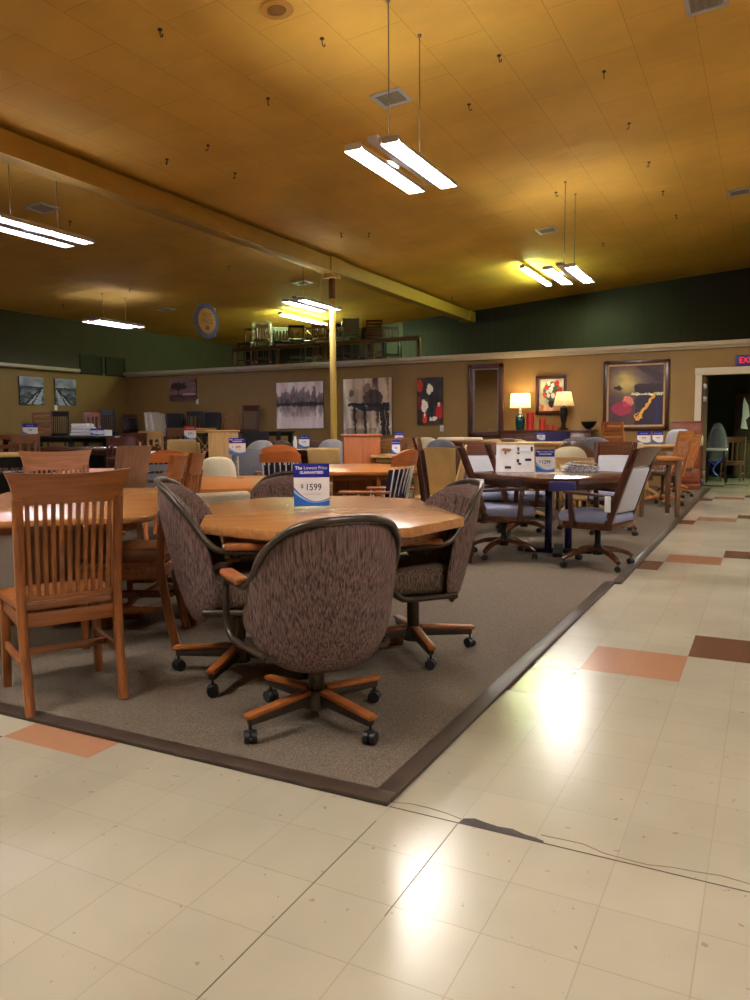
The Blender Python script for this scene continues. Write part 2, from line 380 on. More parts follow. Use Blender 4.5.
# white ledge trims
bm = B(); box(bm, ((XL+XR)/2, YW-.02, 2.82), (XR-XL, .3, .085), bev=.01); box(bm, ((XL+XR)/2, YW-.04, 2.76), (XR-XL, .1, .05), bev=.01); struct('trim_3', bm, M['trimwhite'])
bm = B(); box(bm, (XL+.05, (YF+12.7)/2, 2.81), (.2, 12.7-YF, .085), bev=.01); struct('trim_4', bm, M['trimwhite'])
# ceiling beam on a pipe column
M['beampaint'] = plain('ochre_beam_paint', (186, 148, 66), .55, noise=.06, nscale=3)
BX = -7.1
bm = B(); box(bm, (BX-.14, (YF+YB)/2, 4.5), (.28, YB-YF, .28), bev=.008); box(bm, (BX-.14, YB-.35, 4.5), (.34, .5, .3), bev=.008); box(bm, (BX-.14, 11.75, 4.5), (.34, .5, .3), bev=.008)
struct('ceiling_beam', bm, M['beampaint'])
M['colyellow'] = plain('cream_yellow_column', (206, 172, 84), .4, noise=.05); M['colbrown'] = plain('brown_column_top', (110, 66, 28), .5, noise=.1)
t = empty('support_column', (BX-.14, 11.8, 0)); tag(t, 'round yellow steel column carrying the ceiling beam, left of the piano canvas', 'column')
bm = B(); cyl(bm, (0, 0, 1.93), .067, 3.86); obj('shaft', bm, M['colyellow'], t)
bm = B(); cyl(bm, (0, 0, 4.06), .071, .4); obj('brown_sleeve', bm, M['colbrown'], t, label='brown upper sleeve'); bm = B(); box(bm, (0, 0, 4.31), (.26, .26, .1), bev=.01); obj('cap_plate', bm, M['beampaint'], t)
bm = B(); cyl(bm, (0, 0, .02), .12, .04); obj('base_plate', bm, M['colyellow'], t)

# grilles high on the left wall
for k, (y0, y1) in enumerate(((12.8, 13.58), (13.7, 14.42))):
    t = empty('wall_grille', (XL, (y0+y1)/2, 3.0)); tag(t, ('dark rectangular grille high on the left wall, nearer the white ledge', 'dark rectangular grille high on the left wall, nearer the room corner')[k], 'grille', 'wall grilles')
    bm = B(); w = y1-y0
    for s in (-1, 1): box(bm, (.015, s*(w/2-.015), 0), (.03, .03, .52)); box(bm, (.015, 0, s*.245), (.03, w, .03))
    obj('frame', bm, M['black'], t)
    bm = B(); box(bm, (.004, 0, 0), (.008, w-.05, .47))
    for i in range(14): box(bm, (.014, 0, -.22+i*.034), (.014, w-.06, .008), (0, .5, 0))
    obj('louvres', bm, M['darkgrey'] if False else plain('grille_olive', (48, 44, 30), .6), t)

# ceiling vents and speaker
def on_ceiling(o, x, y, dz=0):
    o.location = (x, y, ceil_z(x)+dz); o.rotation_euler = (0, -math.atan(.0703), 0)
VL = ['square ceiling vent beside the brightest hanging light', 'ceiling vent above the left hanging light, near the beam', 'ceiling vent just before the far right lights', 'ceiling vent at the top right edge of view', 'small ceiling vent at the far right edge', 'ceiling vent above the shaded light by the column', 'small ceiling vent over the far left corner']
for k, (vx, vy) in enumerate([(-3.2, 6.22), (-9.1, 6.31), (-3.13, 12.95), (.12, 6.2), (.2, 12.95), (-8.89, 13.27), (-13.0, 13.29)]):
    t = empty('ceiling_vent'); on_ceiling(t, vx, vy, -.004); tag(t, VL[k], 'vent', 'ceiling vents')
    bm = B()
    for s in (-1, 1): box(bm, (s*.165, 0, -.012), (.04, .37, .024), bev=.005); box(bm, (0, s*.165, -.012), (.37, .04, .024), bev=.005)
    obj('frame', bm, M['hood'], t)
    bm = B(); box(bm, (0, 0, -.004), (.3, .3, .006))
    for i in range(9): box(bm, (-.12+i*.03, 0, -.012), (.004, .29, .014), (0, .6, 0))
    obj('louvres', bm, plain('vent_grey', (158, 146, 124), .5), t)
t = empty('ceiling_speaker'); on_ceiling(t, -3.31, 4.06, -.002); tag(t, 'round speaker grille flush in the ceiling', 'speaker')
bm = B(); lathe(bm, [(.15, 0), (.155, -.008), (.14, -.014), (.09, -.012), (.088, -.006)]); obj('ring', bm, plain('speaker_ring', (190, 140, 55), .5), t)
bm = B(); lathe(bm, [(.088, -.004), (.08, -.012), (.0, -.014)]); obj('grille', bm, plain('speaker_mesh', (140, 96, 40), .6), t)
# small hooks left in the ceiling
HK = [(160, 29), (322, 38), (268, 98), (235, 173), (208, 145), (167, 159), (499, 55), (469, 104), (604, 71), (629, 123), (649, 162), (663, 191), (676, 215), (556, 192), (341, 233), (369, 233), (229, 266), (130, 288), (70, 221), (603, 243), (452, 297), (63, 304)]
for k, (px, py) in enumerate(HK):
    d = ray(px, py); a = CAM.z-4.12-.0703*(CAM.x+15.59); q = CAM - d*(a/(d.z-.0703*d.x))
    o_bm = B(); tube(o_bm, [(0, 0, 0), (0, 0, -.05), (.012, 0, -.075), (.03, 0, -.07), (.03, 0, -.05)], .006, 6); cyl(o_bm, (0, 0, -.006), .022, .012, 10)
    o = obj('ceiling_hook', o_bm, M['ink']); o.location = q; o.rotation_euler = (0, 0, k)
    hx = 'near the top left' if py < 60 and px < 400 else ('in the right hand line' if px > 590 else ('over the left lights' if px < 140 else ('before the beam' if px < 400 else 'by the centre lights')))
    tag(o, 'small dark metal ceiling hook, ' + hx, 'hook', 'ceiling hooks ' + hx)

# ------------------------------------------------------------------ hanging fluorescent fixtures
def fixture(x, y, z, tmat, label, L=1.4):
    t = empty('hanging_light', (x, y, z)); tag(t, label, 'ceiling light', 'hanging fluorescent lights')
    bm = B(); box(bm, (0, 0, .035), (.10, L*.98, .05), bev=.006)
    obj('ballast_box', bm, M['hood'], t)
    for s in (-1, 1):
        bm = B()
        prof = [(-.088, -.046), (-.082, -.02), (-.052, .02), (-.043, .02), (.043, .02), (.052, .02), (.082, -.02), (.088, -.046)]   # slots beside the top plate, added to spill light onto the ceiling
        for (a, b_) in zip(prof, prof[1:]):
            if a[1] == b_[1] and abs(a[0]-b_[0]) < .02: continue
            c = Vector(((a[0]+b_[0])/2 + s*.18, 0, (a[1]+b_[1])/2)); w = math.hypot(b_[0]-a[0], b_[1]-a[1])
            box(bm, c, (w, L, .003), (0, -math.atan2(b_[1]-a[1], b_[0]-a[0]), 0))
        for e in (-1, 1): box(bm, (s*.18, e*L/2, -.01), (.16, .004, .06))
        box(bm, (s*.09, 0, .035), (.12, .2, .006))
        rf = obj('reflector', bm, M['hood'], t, smooth=False)
        for q in (-1, 1):
            bm = B(); cyl(bm, (s*.18+q*.032, 0, -.012), .0145, L*.95, 12, (PI/2, 0, 0)); obj('fluorescent_tube', bm, tmat, t)
    for e in (-1, 1):
        h = ceil_z(x) - z - .06
        bm = B(); tube(bm, [(0, e*.35, .06), (0, e*.35, .06+h)], .006, 6); cyl(bm, (0, e*.35, .06+h-.01), .02, .02, 8); obj('hanger_cord', bm, M['cord'], t)
    return t
ZL = 3.70
fixture(-2.4, 4.85, ZL, M['tube_on'], 'brightest hanging twin fluorescent light at the top centre')
fixture(-2.2, 10.8, ZL, M['tube_on'], 'bright hanging twin fluorescent light further back over the dark table')
fixture(-7.45, 4.8, ZL, M['tube_dim'], 'shaded hanging twin fluorescent light at the left edge')
fixture(-7.4, 11.3, ZL, M['tube_dim'], 'shaded hanging twin fluorescent light just left of the yellow column')
fixture(-12.75, 11.3, ZL, M['tube_dim'], 'small shaded hanging twin fluorescent light at the far left')
fixture(-12.75, 4.8, ZL, M['tube_dim'], 'shaded hanging twin fluorescent light beyond the left edge of view')
for x, y in ((-2.4, -1.4), (2.9, 4.8), (2.9, 10.75), (-7.45, -1.4), (2.9, -1.4), (-12.75, -1.4)):
    fixture(x, y, ZL, M['tube_on'], 'lit hanging twin fluorescent light out of view, at x %s y %s' % (('left', 'middle', 'right', 'far left')[3 if x < -9 else 0 if x < -5 else (1 if x < 0 else 2)], ('front', 'middle', 'back')[0 if y < 0 else (1 if y < 8 else 2)]))
def bare_strip(x, y, z, label, L=1.9, rz=0):
    t = empty('bare_tube_light', (x, y, z), rz); tag(t, label, 'ceiling light', 'bare tube lights over the mezzanine')
    bm = B(); box(bm, (0, 0, .03), (.1, L, .06), bev=.006); obj('ballast_box', bm, M['hood'], t)
    for q in (-1, 1):
        bm = B(); cyl(bm, (q*.04, 0, -.02), .019, L*.96, 12, (PI/2, 0, 0)); obj('fluorescent_tube', bm, M['tube_green'], t)
    for e in (-1, 1):
        bm = B(); box(bm, (0, e*(L/2), 0), (.12, .03, .07), bev=.005); obj('end_cap', bm, M['hood'], t)
#CHAIRS
bare_strip(-4.25, 16.3, ceil_z(-4.25)-.12, 'bare tube light under the ceiling behind the far right hanging light', 2.4)
bare_strip(-11.0, 16.7, ceil_z(-11.0)-.12, 'glowing bare tube light over the mezzanine stools', 2.4)

# ------------------------------------------------------------------ chair builders: local +Y is the way the sitter faces
def caster(parent, x, y, top, a=0.0, mat=None, r=.026):
    mat = mat or M['rubber']
    bm = B(); cyl(bm, (x, y, (top+2*r)/2+r*.4), .006, max(.01, top-r*1.2), 8)
    for s in (-1, 1):
        cx, cy = x+math.cos(a)*s*.014, y+math.sin(a)*s*.014
        cyl(bm, (cx, cy, r), r, .02, 16, (0, PI/2, a))
    box(bm, (x, y, r*1.5), (.02, .038, .03), (0, 0, a), .006)
    return obj('caster', bm, mat, parent)

def barrel_chair():
    t = empty('caster_chair')
    bm = B(); yf = lambda x, z: -.205 - .24*(z-.3) + 1.9*x*x
    pillow(bm, .3, .27, .875, yf, .085, 3.1, -.01, 8, 48); obj('backrest', bm, M['tweed'], t, angle=80)
    # channel seams on the inner back
    bm = B()
    for i in (-2, -1, 0, 1, 2):
        pts = []
        for j in range(8):
            z = .5+.31*j/7; x = i*.07*(.45+.65*(z-.5)/.31); pts.append((x, yf(x, z)+.043-abs(z-.66)*.02, z))
        tube(bm, pts, .006, 6)
    obj('back_channels', bm, M['tweed_seat'], t)
    bm = B(); box(bm, (0, .065, .415), (.47, .42, .15), bev=.055, seg=4); obj('seat', bm, M['tweed_seat'], t, angle=80)
    path = [(.25, -.14, .345), (.285, .08, .345), (.3, .17, .36), (.305, .215, .42), (.305, .22, .54), (.305, .19, .59), (.305, .08, .605), (.298, -.05, .61), (.29, -.12, .655), (.268, -.2, .76), (.235, -.25, .815), (.185, -.3, .86), (.1, -.345, .886), (0, -.358, .892)]
    half = spline(path, 5)
    full = half + [Vector((-p.x, p.y, p.z)) for p in half[-2::-1]]
    bm = B(); tube(bm, full, .0145, 10); box(bm, (0, 0, .335), (.5, .3, .02)); obj('tube_frame', bm, M['bronze'], t, angle=60)
    for s in (-1, 1):
        bm = B(); box(bm, (s*.305, .085, .628), (.058, .245, .03), bev=.012, seg=3); obj('armrest', bm, M['capwood'], t, angle=60)
    bm = B(); cyl(bm, (0, 0, .21), .032, .25); lathe(bm, [(.05, .065), (.05, .12), (.04, .14)]); box(bm, (0, 0, .322), (.2, .2, .02)); obj('column', bm, M['bronze'], t)
    for k in range(4):
        a = PI/4+k*PI/2; c, s = math.cos(a), math.sin(a)
        bm = B(); bar(bm, (c*.03, s*.03, .105), (c*.325, s*.325, .085), .036, .042, .03, .026)
        lg = obj('leg', bm, M['bronze'], t)
        bm = B(); bar(bm, (c*.04, s*.04, .136), (c*.34, s*.34, .107), .046, .022, .042, .022, .008); obj('leg_cap', bm, M['capwood'], lg)
        caster(t, c*.318, s*.318, .09, a+.6+k)
    return t

def slat_chair(wd='oak', seatgrain='oak_x'):
    t = empty('slat_back_chair'); w = M[wd]; wx = M[wd+'_x'] if wd+'_x' in M else M[seatgrain]
    yb = lambda z: -.205 - (.30*(z-.45)**1.25*.55 if z > .45 else -.0) - (.22*(.45-z)**1.4 if z < .45 else 0)
    for s in (-1, 1):
        bm = B(); pts = [(s*(.195+.012*(z-.45)), yb(z), z) for z in (0, .1, .2, .3, .4, .45, .5, .6, .7, .8, .9)]
        tube(bm, pts, [1]*len(pts), rect=(.019, .022)); obj('rear_leg', bm, w, t, angle=50)
        bm = B(); bar(bm, (s*.205, .2, 0), (s*.2, .2, .42), .034, .034, .042, .042); obj('front_leg', bm, w, t)
    bm = B(); sheet(bm, lambda u, v: ((u-.5)*2*(.215+.035*v**2), yb(.88+.13*v)-.02*(1-(2*u-1)**2)-.01*v*v, .875+.125*v+.012*(2*u-1)**2*v), 16, 6, .022); obj('top_rail', bm, wx, t, angle=50)
    for i in range(11):
        x = (i-5)*.0335
        bm = B(); pts = [(x*(.93+.12*(z-.45)), yb(z)-.018*(1-(x/.2)**2)*(z-.45)/.45, z) for z in (.47, .55, .65, .75, .85, .89)]
        tube(bm, pts, [1]*6, rect=(.0085, .006)); obj('slat', bm, w, t)
    bm = B(); outline = [(-.2, -.2), (.2, -.2), (.235, .2), (.2, .232), (0, .245), (-.2, .232), (-.235, .2)]
    prism(bm, outline, .425, .455, .006); obj('seat', bm, wx, t)
    bm = B(); bar(bm, (-.19, -.2, .475), (.19, -.2, .475), .03, .022); obj('lower_rail', bm, wx, t)
    bm = B()
    for s in (-1, 1): bar(bm, (s*.2, -.19, .39), (s*.2, .19, .39), .02, .06)
    bar(bm, (-.19, .2, .39), (.19, .2, .39), .02, .06); bar(bm, (-.19, -.205, .385), (.19, -.205, .385), .02, .06)
    obj('apron', bm, wx, t)
    bm = B()
    for s in (-1, 1): bar(bm, (s*.2, -.2, .2), (s*.2, .19, .2), .02, .035)
    bar(bm, (-.19, .0, .2), (.19, 0, .2), .02, .03); obj('stretcher', bm, wx, t)
    return t

def panel_caster_chair():
    t = empty('upholstered_caster_chair'); w = M['walnut']
    yb = lambda z: -.2 - .34*(z-.44)
    for s in (-1, 1):
        bm = B(); pts = [(s*.205, yb(z)+(.0 if z < .8 else -.05*(z-.8)), z) for z in (.36, .45, .6, .75, .9, 1.0)]
        tube(bm, pts, [1]*6, rect=(.02, .032)); obj('back_post', bm, w, t, angle=50)
    bm = B(); sheet(bm, lambda u, v: ((u-.5)*2*(.225+.02*v), yb(.87+.16*v)-.02*v-.02*(1-(2*u-1)**2), .865+.155*v-.012*(2*u-1)**2), 12, 5, .03); obj('top_rail', bm, M['walnut_x'], t)
    bm = B(); box(bm, (0, yb(.67), .67), (.37, .06, .4), (R(18.8), 0, 0), .02, 3); obj('back_pad', bm, M['grey'], t, angle=60)
    bm = B(); box(bm, (0, .02, .43), (.45, .5, .1), bev=.04, seg=4); obj('seat', bm, M['seatblue'], t, angle=70)
    bm = B(); box(bm, (0, .0, .365), (.44, .44, .06), bev=.008); obj('seat_frame', bm, M['walnut_x'], t)
    for s in (-1, 1):
        bm = B(); bar(bm, (s*.235, .12, .35), (s*.25, .14, .635), .03, .045, .026, .04)
        bar(bm, (s*.25, .2, .645), (s*.235, -.24, .62), .05, .026, .035, .024, .008); obj('arm', bm, w, t)
    bm = B(); cyl(bm, (0, 0, .24), .026, .22); lathe(bm, [(.045, .1), (.05, .16), (.03, .19)]); box(bm, (0, 0, .33), (.22, .22, .02)); obj('column', bm, M['black'], t)
    for k in range(4):
        a = PI/4+k*PI/2; c, s = math.cos(a), math.sin(a)
        bm = B(); pts = [(c*r, s*r, z) for r, z in ((.03, .15), (.1, .145), (.2, .13), (.29, .1), (.33, .075))]
        tube(bm, pts, [1.1, 1.05, 1, .9, .7], rect=(.024, .02)); obj('leg', bm, M['walnut_x'], t, angle=50)
        caster(t, c*.32, s*.32, .07, a+.5+k)
    return t

def side_chair(wd='brown', back='flat', seat=None, pad=None, H=1.0, W=.44, arms=False, base='legs', spm=None):
    """wooden dining chair; back style one of flat slat ladder panel hoop cross pad spoon spindle cane"""
    t = empty('dining_chair'); w = M[wd]; wx = M[wd+'_x']; hw = W/2-.02
    lean = .2 if base == 'legs' else .28
    yb = lambda z: -.2 - (lean*(z-.45) if z > .45 else -.0) - (.18*(.45-z)**1.4 if z < .45 else 0)
    sm = M[seat] if seat else wx
    if base == 'legs':
        for s in (-1, 1):
            bm = B(); zt = H-.03 if back not in ('hoop', 'spindle', 'spoon') else .44
            zs = [0, .15, .3, .45, .45+(zt-.45)*.33, .45+(zt-.45)*.66, zt] if zt > .46 else [0, .15, .3, .44]
            tube(bm, [(s*hw, yb(z), z) for z in zs], [1]*len(zs), rect=(.018, .02)); obj('rear_leg', bm, w, t, angle=50)
            bm = B(); bar(bm, (s*hw, .19, 0), (s*(hw-.005), .19, .42), .03, .03, .04, .04); obj('front_leg', bm, w, t)
        bm = B()
        for s in (-1, 1): bar(bm, (s*hw, -.19, .39), (s*hw, .18, .39), .02, .06)
        bar(bm, (-hw, .19, .39), (hw, .19, .39), .02, .06); bar(bm, (-hw, -.2, .39), (hw, -.2, .39), .02, .06); obj('apron', bm, wx, t)
        for s in (-1, 1): bm = B(); bar(bm, (s*hw, -.2, .17), (s*hw, .18, .17), .018, .03); obj('stretcher', bm, wx, t)
    else:
        bm = B(); cyl(bm, (0, 0, .25), .025, .3); lathe(bm, [(.04, .08), (.05, .14), (.03, .17)]); obj('column', bm, M['bronze'], t)
        for k in range(4):
            a = PI/4+k*PI/2; c, s = math.cos(a), math.sin(a)
            bm = B(); tube(bm, [(c*r, s*r, z) for r, z in ((.02, .13), (.12, .12), (.3, .08))], [1.2, 1, .7], rect=(.024, .02)); obj('leg', bm, wx, t, angle=50)
            caster(t, c*.3, s*.3, .08, a+k)
        if back not in ('hoop', 'spindle', 'spoon', 'roundpad'):
            for s in (-1, 1):
                bm = B(); bar(bm, (s*hw, yb(.4), .4), (s*hw, yb(H-.03), H-.03), .036, .036); obj('back_post', bm, w, t)
    bm = B()
    if seat: box(bm, (0, 0, .445), (W, .43, .07), bev=.025, seg=3)
    else: prism(bm, [(-W/2, -.21), (W/2, -.21), (W/2+.02, .2), (0, .23), (-W/2-.02, .2)], .42, .455, .008)
    obj('seat', bm, sm, t, angle=60)
    pm = M[pad] if pad else w
    def rail(z0, z1, nm='top_rail', mt_=None, th=.022, bow=.025, arch=0.0, wide=0.0):
        bm = B(); sheet(bm, lambda u, v: ((u-.5)*2*(hw+.02+wide*v), yb(z0+(z1-z0)*v)-bow*(1-(2*u-1)**2), z0+(z1-z0)*v+arch*v*(1-(2*u-1)**2)), 10, 3, th); return obj(nm, bm, mt_ or wx, t, angle=50)
    if back in ('flat', 'slat'):
        rail(H-.13, H)
        for i in range(7 if back == 'slat' else 4):
            nn = 7 if back == 'slat' else 4; x = (i-(nn-1)/2)*(.3/(nn-1))
            bm = B(); bar(bm, (x, yb(.46), .45), (x, yb(H-.1)-.022, H-.1), .022 if nn == 7 else .04, .012); obj('slat', bm, w, t)
    elif back == 'ladder':
        for i in range(4): rail(H-.09-i*.13, H-.03-i*.13, 'top_rail' if i == 0 else 'ladder_rail')
    elif back == 'bands':
        rail(H-.1, H)
        for i in range(3): rail(H-.19-i*.1, H-.12-i*.1, 'padded_band', pm, .04)
    elif back == 'panel':
        rail(.52, H, 'back_panel', w, .028)
    elif back == 'cross':
        rail(H-.08, H)
        for s in (-1, 1):
            bm = B(); bar(bm, (s*hw, yb(.5), .5), (-s*hw, yb(H-.08), H-.08), .03, .016); obj('cross_bar', bm, w, t)
    elif back == 'pad':
        rail(H-.09, H-.0)
        bm = B(); hh = H-.12-.52; box(bm, (0, yb((H-.12+.52)/2), (H-.12+.52)/2), (2*hw-.03, .05, hh), (math.atan(lean), 0, 0), .018, 3); obj('back_pad', bm, pm, t, angle=60)
    elif back == 'cushrail':
        bm = B(); box(bm, (0, yb(H-.12), H-.12), (W+.02, .07, .24), (math.atan(lean), 0, 0), .03, 3); obj('back_pad', bm, pm, t, angle=60)
    elif back == 'parsons':
        bm = B(); sheet(bm, lambda u, v: ((u-.5)*(W+.02), yb(.4+(H-.4)*v)-.02, .4+(H-.4)*v-.01*abs(2*u-1)**3), 12, 8, lambda u, v: .07*(1-.5*abs(2*u-1)**6)); obj('backrest', bm, pm, t, angle=60)
    elif back == 'roundpad':
        bm = B(); pillow(bm, W/2, .55, H, lambda x, z: yb(z), .07, 3.2, 0, 5, 24); obj('backrest', bm, pm, t, angle=80)
        bm = B(); bar(bm, (0, -.1, .42), (0, yb(.65), .65), .06, .02); obj('back_stem', bm, M['bronze'], t)
    elif back in ('hoop',):
        bm = B(); arch = [(hw*1.02*math.cos(a), yb(.45+(H-.47)*math.sin(a)), .45+(H-.47)*math.sin(a)) for a in [PI*i/18 for i in range(19)]]
        arch = [(x*(1.12 if 0.5 < z < H-.1 else 1), y, z) for x, y, z in arch]
        tube(bm, spline(arch, 2), .012, 8); obj('hoop', bm, w, t, angle=60)
        for i in range(7):
            x = (i-3)*.052; zt = .45+(H-.47)*math.sqrt(max(0, 1-(x/(hw*1.1))**2)); bm = B(); bar(bm, (x*.8, yb(.45), .44), (x*1.05, yb(zt), zt), .012, .012); obj('spindle', bm, w, t)
    elif back in ('spindle', 'spoon'):
        rail(H-.13, H-.04, 'top_rail', None, .03, .05, .05, .0)
        if pad:
            bm = B(); sheet(bm, lambda u, v: ((u-.5)*2*(hw-.03), yb(.55+(H-.72)*v)-.035*(1-(2*u-1)**2)+.03, .52+(H-.68)*v), 10, 4, .04); obj('back_pad', bm, pm, t, angle=60)
        for i in range(7):
            x = (i-3)*.062; bm = B(); bar(bm, (x*.9, yb(.45), .44), (x, yb(H-.12)-.05*(1-(x/hw)**2), H-.11), .012, .012); obj('spindle', bm, M[spm] if spm else w, t)
    elif back == 'tallslab':
        bm = B(); sheet(bm, lambda u, v: ((u-.5)*2*(hw+.03+.02*v), yb(.5+(H-.5)*v)-.03*(1-(2*u-1)**2), .5+(H-.5)*v), 10, 6, .024); obj('back_panel', bm, w, t, angle=50)
    if arms:
        for s in (-1, 1):
            bm = B(); sp_ = M[spm] if spm else w
            for y in (.16, .02, -.12): bar(bm, (s*(hw+.0), y, .43), (s*(hw+.045), y, .64), .014, .014)
            obj('arm_spindles', bm, sp_, t)
            bm = B(); bar(bm, (s*(hw+.05), .2, .65), (s*(hw+.03), -.27, .66), .055, .024, .04, .022, .009); obj('armrest', bm, wx, t)
    return t

def barrel_fixed(pad='cream', H=.86, W=.52, legs='brown'):
    t = empty('barrel_chair')
    bm = B(); pillow(bm, W/2, .36, H, lambda x, z: -.2-.16*(z-.4)+2.2*x*x, .075, 2.5, .04, 6, 32); obj('backrest', bm, M[pad], t, angle=80)
    bm = B(); box(bm, (0, .02, .42), (W-.06, .46, .12), bev=.045, seg=3); obj('seat', bm, M[pad], t, angle=70)
    for sx in (-1, 1):
        for sy in (-1, 1):
            bm = B(); bar(bm, (sx*.2, sy*.19, 0), (sx*.17, sy*.16, .37), .025, .025, .036, .036); obj('leg', bm, M[legs], t)
    return t
def bucket(pad='midgrey'):
    t = empty('bucket_chair')
    bm = B(); pillow(bm, .25, .42, .9, lambda x, z: -.2-.2*(z-.45)+1.6*x*x, .05, 4.5, -.06, 6, 32); obj('backrest', bm, M[pad], t, angle=80)
    bm = B(); box(bm, (0, .02, .43), (.46, .46, .09), bev=.035, seg=3); obj('seat', bm, M[pad], t, angle=70)
    bm = B(); box(bm, (0, -.2, .40), (.5, .03, .03), bev=.01); 
    obj('seat_rim', bm, M['white'], t)
    for sx in (-1, 1):
        for sy in (-1, 1):
            bm = B(); bar(bm, (sx*.21, sy*.2, 0), (sx*.16, sy*.15, .4), .022, .022, .03, .03); obj('leg', bm, M['black'], t)
    return t
def bar_stool(wd='walnut', back='flat', H=1.15, sh=.75, pad=None, wrap=False):
    t = empty('bar_stool'); w = M[wd]; hw = .19
    yb = lambda z: -.18-(.16*(z-sh) if z > sh else 0)
    for s in (-1, 1):
        bm = B(); zs = [0, .3, .6, sh, (sh+H)/2, H-.02]; tube(bm, [(s*(hw+(.02 if z < .1 else 0)), yb(z), z) for z in zs], [1]*6, rect=(.018, .018)); obj('rear_leg', bm, w, t, angle=50)
        bm = B(); bar(bm, (s*(hw+.02), .2, 0), (s*hw, .16, sh-.03), .03, .03, .036, .036); obj('front_leg', bm, w, t)
    bm = B(); box(bm, (0, 0, sh), (.42, .4, .06), bev=.02); obj('seat', bm, M[pad] if pad else w, t)
    bm = B()
    for z in (.22, .35): bar(bm, (-hw, .19, z), (hw, .19, z), .02, .03); bar(bm, (-hw, -.18, z), (hw, -.18, z), .02, .03)
    for s in (-1, 1): bar(bm, (s*hw, -.18, .28), (s*hw, .19, .28), .02, .03)
    obj('stretchers', bm, w, t)
    def rl(z0, z1, nm):
        bm = B(); sheet(bm, lambda u, v: ((u-.5)*2*(hw+.02), yb(z0+(z1-z0)*v)-.02*(1-(2*u-1)**2), z0+(z1-z0)*v), 8, 2, .02); obj(nm, bm, w, t, angle=50)
    if back == 'ladder':
        for i in range(5): rl(H-.06-i*.075, H-.01-i*.075, 'ladder_rail')
    elif back == 'cross':
        rl(H-.06, H, 'top_rail')
        for s in (-1, 1): bm = B(); bar(bm, (s*hw, yb(sh+.03), sh+.03), (-s*hw, yb(H-.05), H-.05), .028, .014); obj('cross_bar', bm, w, t)
    elif back == 'panel': rl(sh+.08, H, 'back_panel')
    elif back == 'flat':
        rl(H-.09, H, 'top_rail')
        for i in range(4): x = (i-1.5)*.09; bm = B(); bar(bm, (x, yb(sh), sh), (x, yb(H-.08), H-.08), .03, .012); obj('slat', bm, w, t)
    if wrap:
        bm = B(); box(bm, (0, -.02, (sh+H)/2-.06), (.5, .46, H-sh+.2), bev=.05, seg=2); obj('plastic_cover', bm, M['wrap'], t)
    return t

# ------------------------------------------------------------------ tables
def clipped(w, L, c): return [(-w/2+c, -L/2), (w/2-c, -L/2), (w/2, -L/2+c), (w/2, L/2-c), (w/2-c, L/2), (-w/2+c, L/2), (-w/2, L/2-c), (-w/2, -L/2+c)]
def rounded(w, L, r, k=6):
    o = []
    for cx, cy, a0 in ((w/2-r, -L/2+r, -PI/2), (w/2-r, L/2-r, 0), (-w/2+r, L/2-r, PI/2), (-w/2+r, -L/2+r, PI)):
        for i in range(k+1): a = a0+PI/2*i/k; o.append((cx+r*math.cos(a), cy+r*math.sin(a)))
    return o
def table(loc, rz, outline, wd='oak', top=None, h=.76, th=.032, base='pedestal', inset=.06, name='dining_table', apron=True, legx=.3, legy=.4):
    t = empty(name, (loc[0], loc[1], 0), rz); w = M[wd]; wx = M[wd+'_x']
    bm = B(); prism(bm, outline, h-th, h, .008); obj('tabletop', bm, M[top] if top else wx, t, angle=30)
    sc = 1-inset*2
    if apron: bm = B(); prism(bm, [(x*(sc-.05), y*(sc-.05)) for x, y in outline], h-th-.06, h-th); obj('apron', bm, wx, t)
    if base == 'pedestal':
        bm = B(); lathe(bm, [(.11, .1), (.075, .2), (.06, .35), (.09, .5), (.12, .6), (.2, h-th-.06)], n=20); obj('pedestal', bm, w, t)
        for k in range(4):
            a = PI/4+k*PI/2; c, s = math.cos(a), math.sin(a)
            bm = B(); tube(bm, [(c*r, s*r, z) for r, z in ((.05, .2), (.15, .17), (.28, .09), (.36, .03))], [1.2, 1, .85, .8], rect=(.035, .035)); obj('foot', bm, w, t, angle=50)
    elif base == 'slab':
        bm = B(); box(bm, (0, 0, (h-th-.06+.08)/2+.04), (.5, .3, h-th-.14), bev=.01); obj('pedestal', bm, w, t)
        for s in (-1, 1): bm = B(); tube(bm, [(s*r, 0, z) for r, z in ((0, .1), (.2, .09), (.42, .035))], [1.2, 1, .8], rect=(.05, .04)); obj('foot', bm, w, t, angle=50)
    elif base == 'legs':
        for sx in (-1, 1):
            for sy in (-1, 1): bm = B(); bar(bm, (sx*legx, sy*legy, 0), (sx*legx, sy*legy, h-th), .05, .05, .075, .075); obj('leg', bm, w, t)
    elif base == 'tubes':
        for s in (-1, 1): bm = B(); cyl(bm, (s*legx, s*legy, (h-th)/2), .034, h-th); cyl(bm, (s*legx, s*legy, .015), .042, .03); obj('leg', bm, M['bluemetal'], t)
        bm = B(); box(bm, (0, 0, .03), (.62, .09, .04), (0, 0, .8), .01); box(bm, (0, 0, .03), (.62, .09, .04), (0, 0, .8+PI/2), .01); obj('base_cross', bm, M['blackmatte'], t)
    return t
M['bluemetal'] = plain('blue_black_metal', (58, 64, 116), .22, .85)
M['navypaint_reflect'] = plain('blue_lacquer_and_reflection', (52, 48, 104), .3)

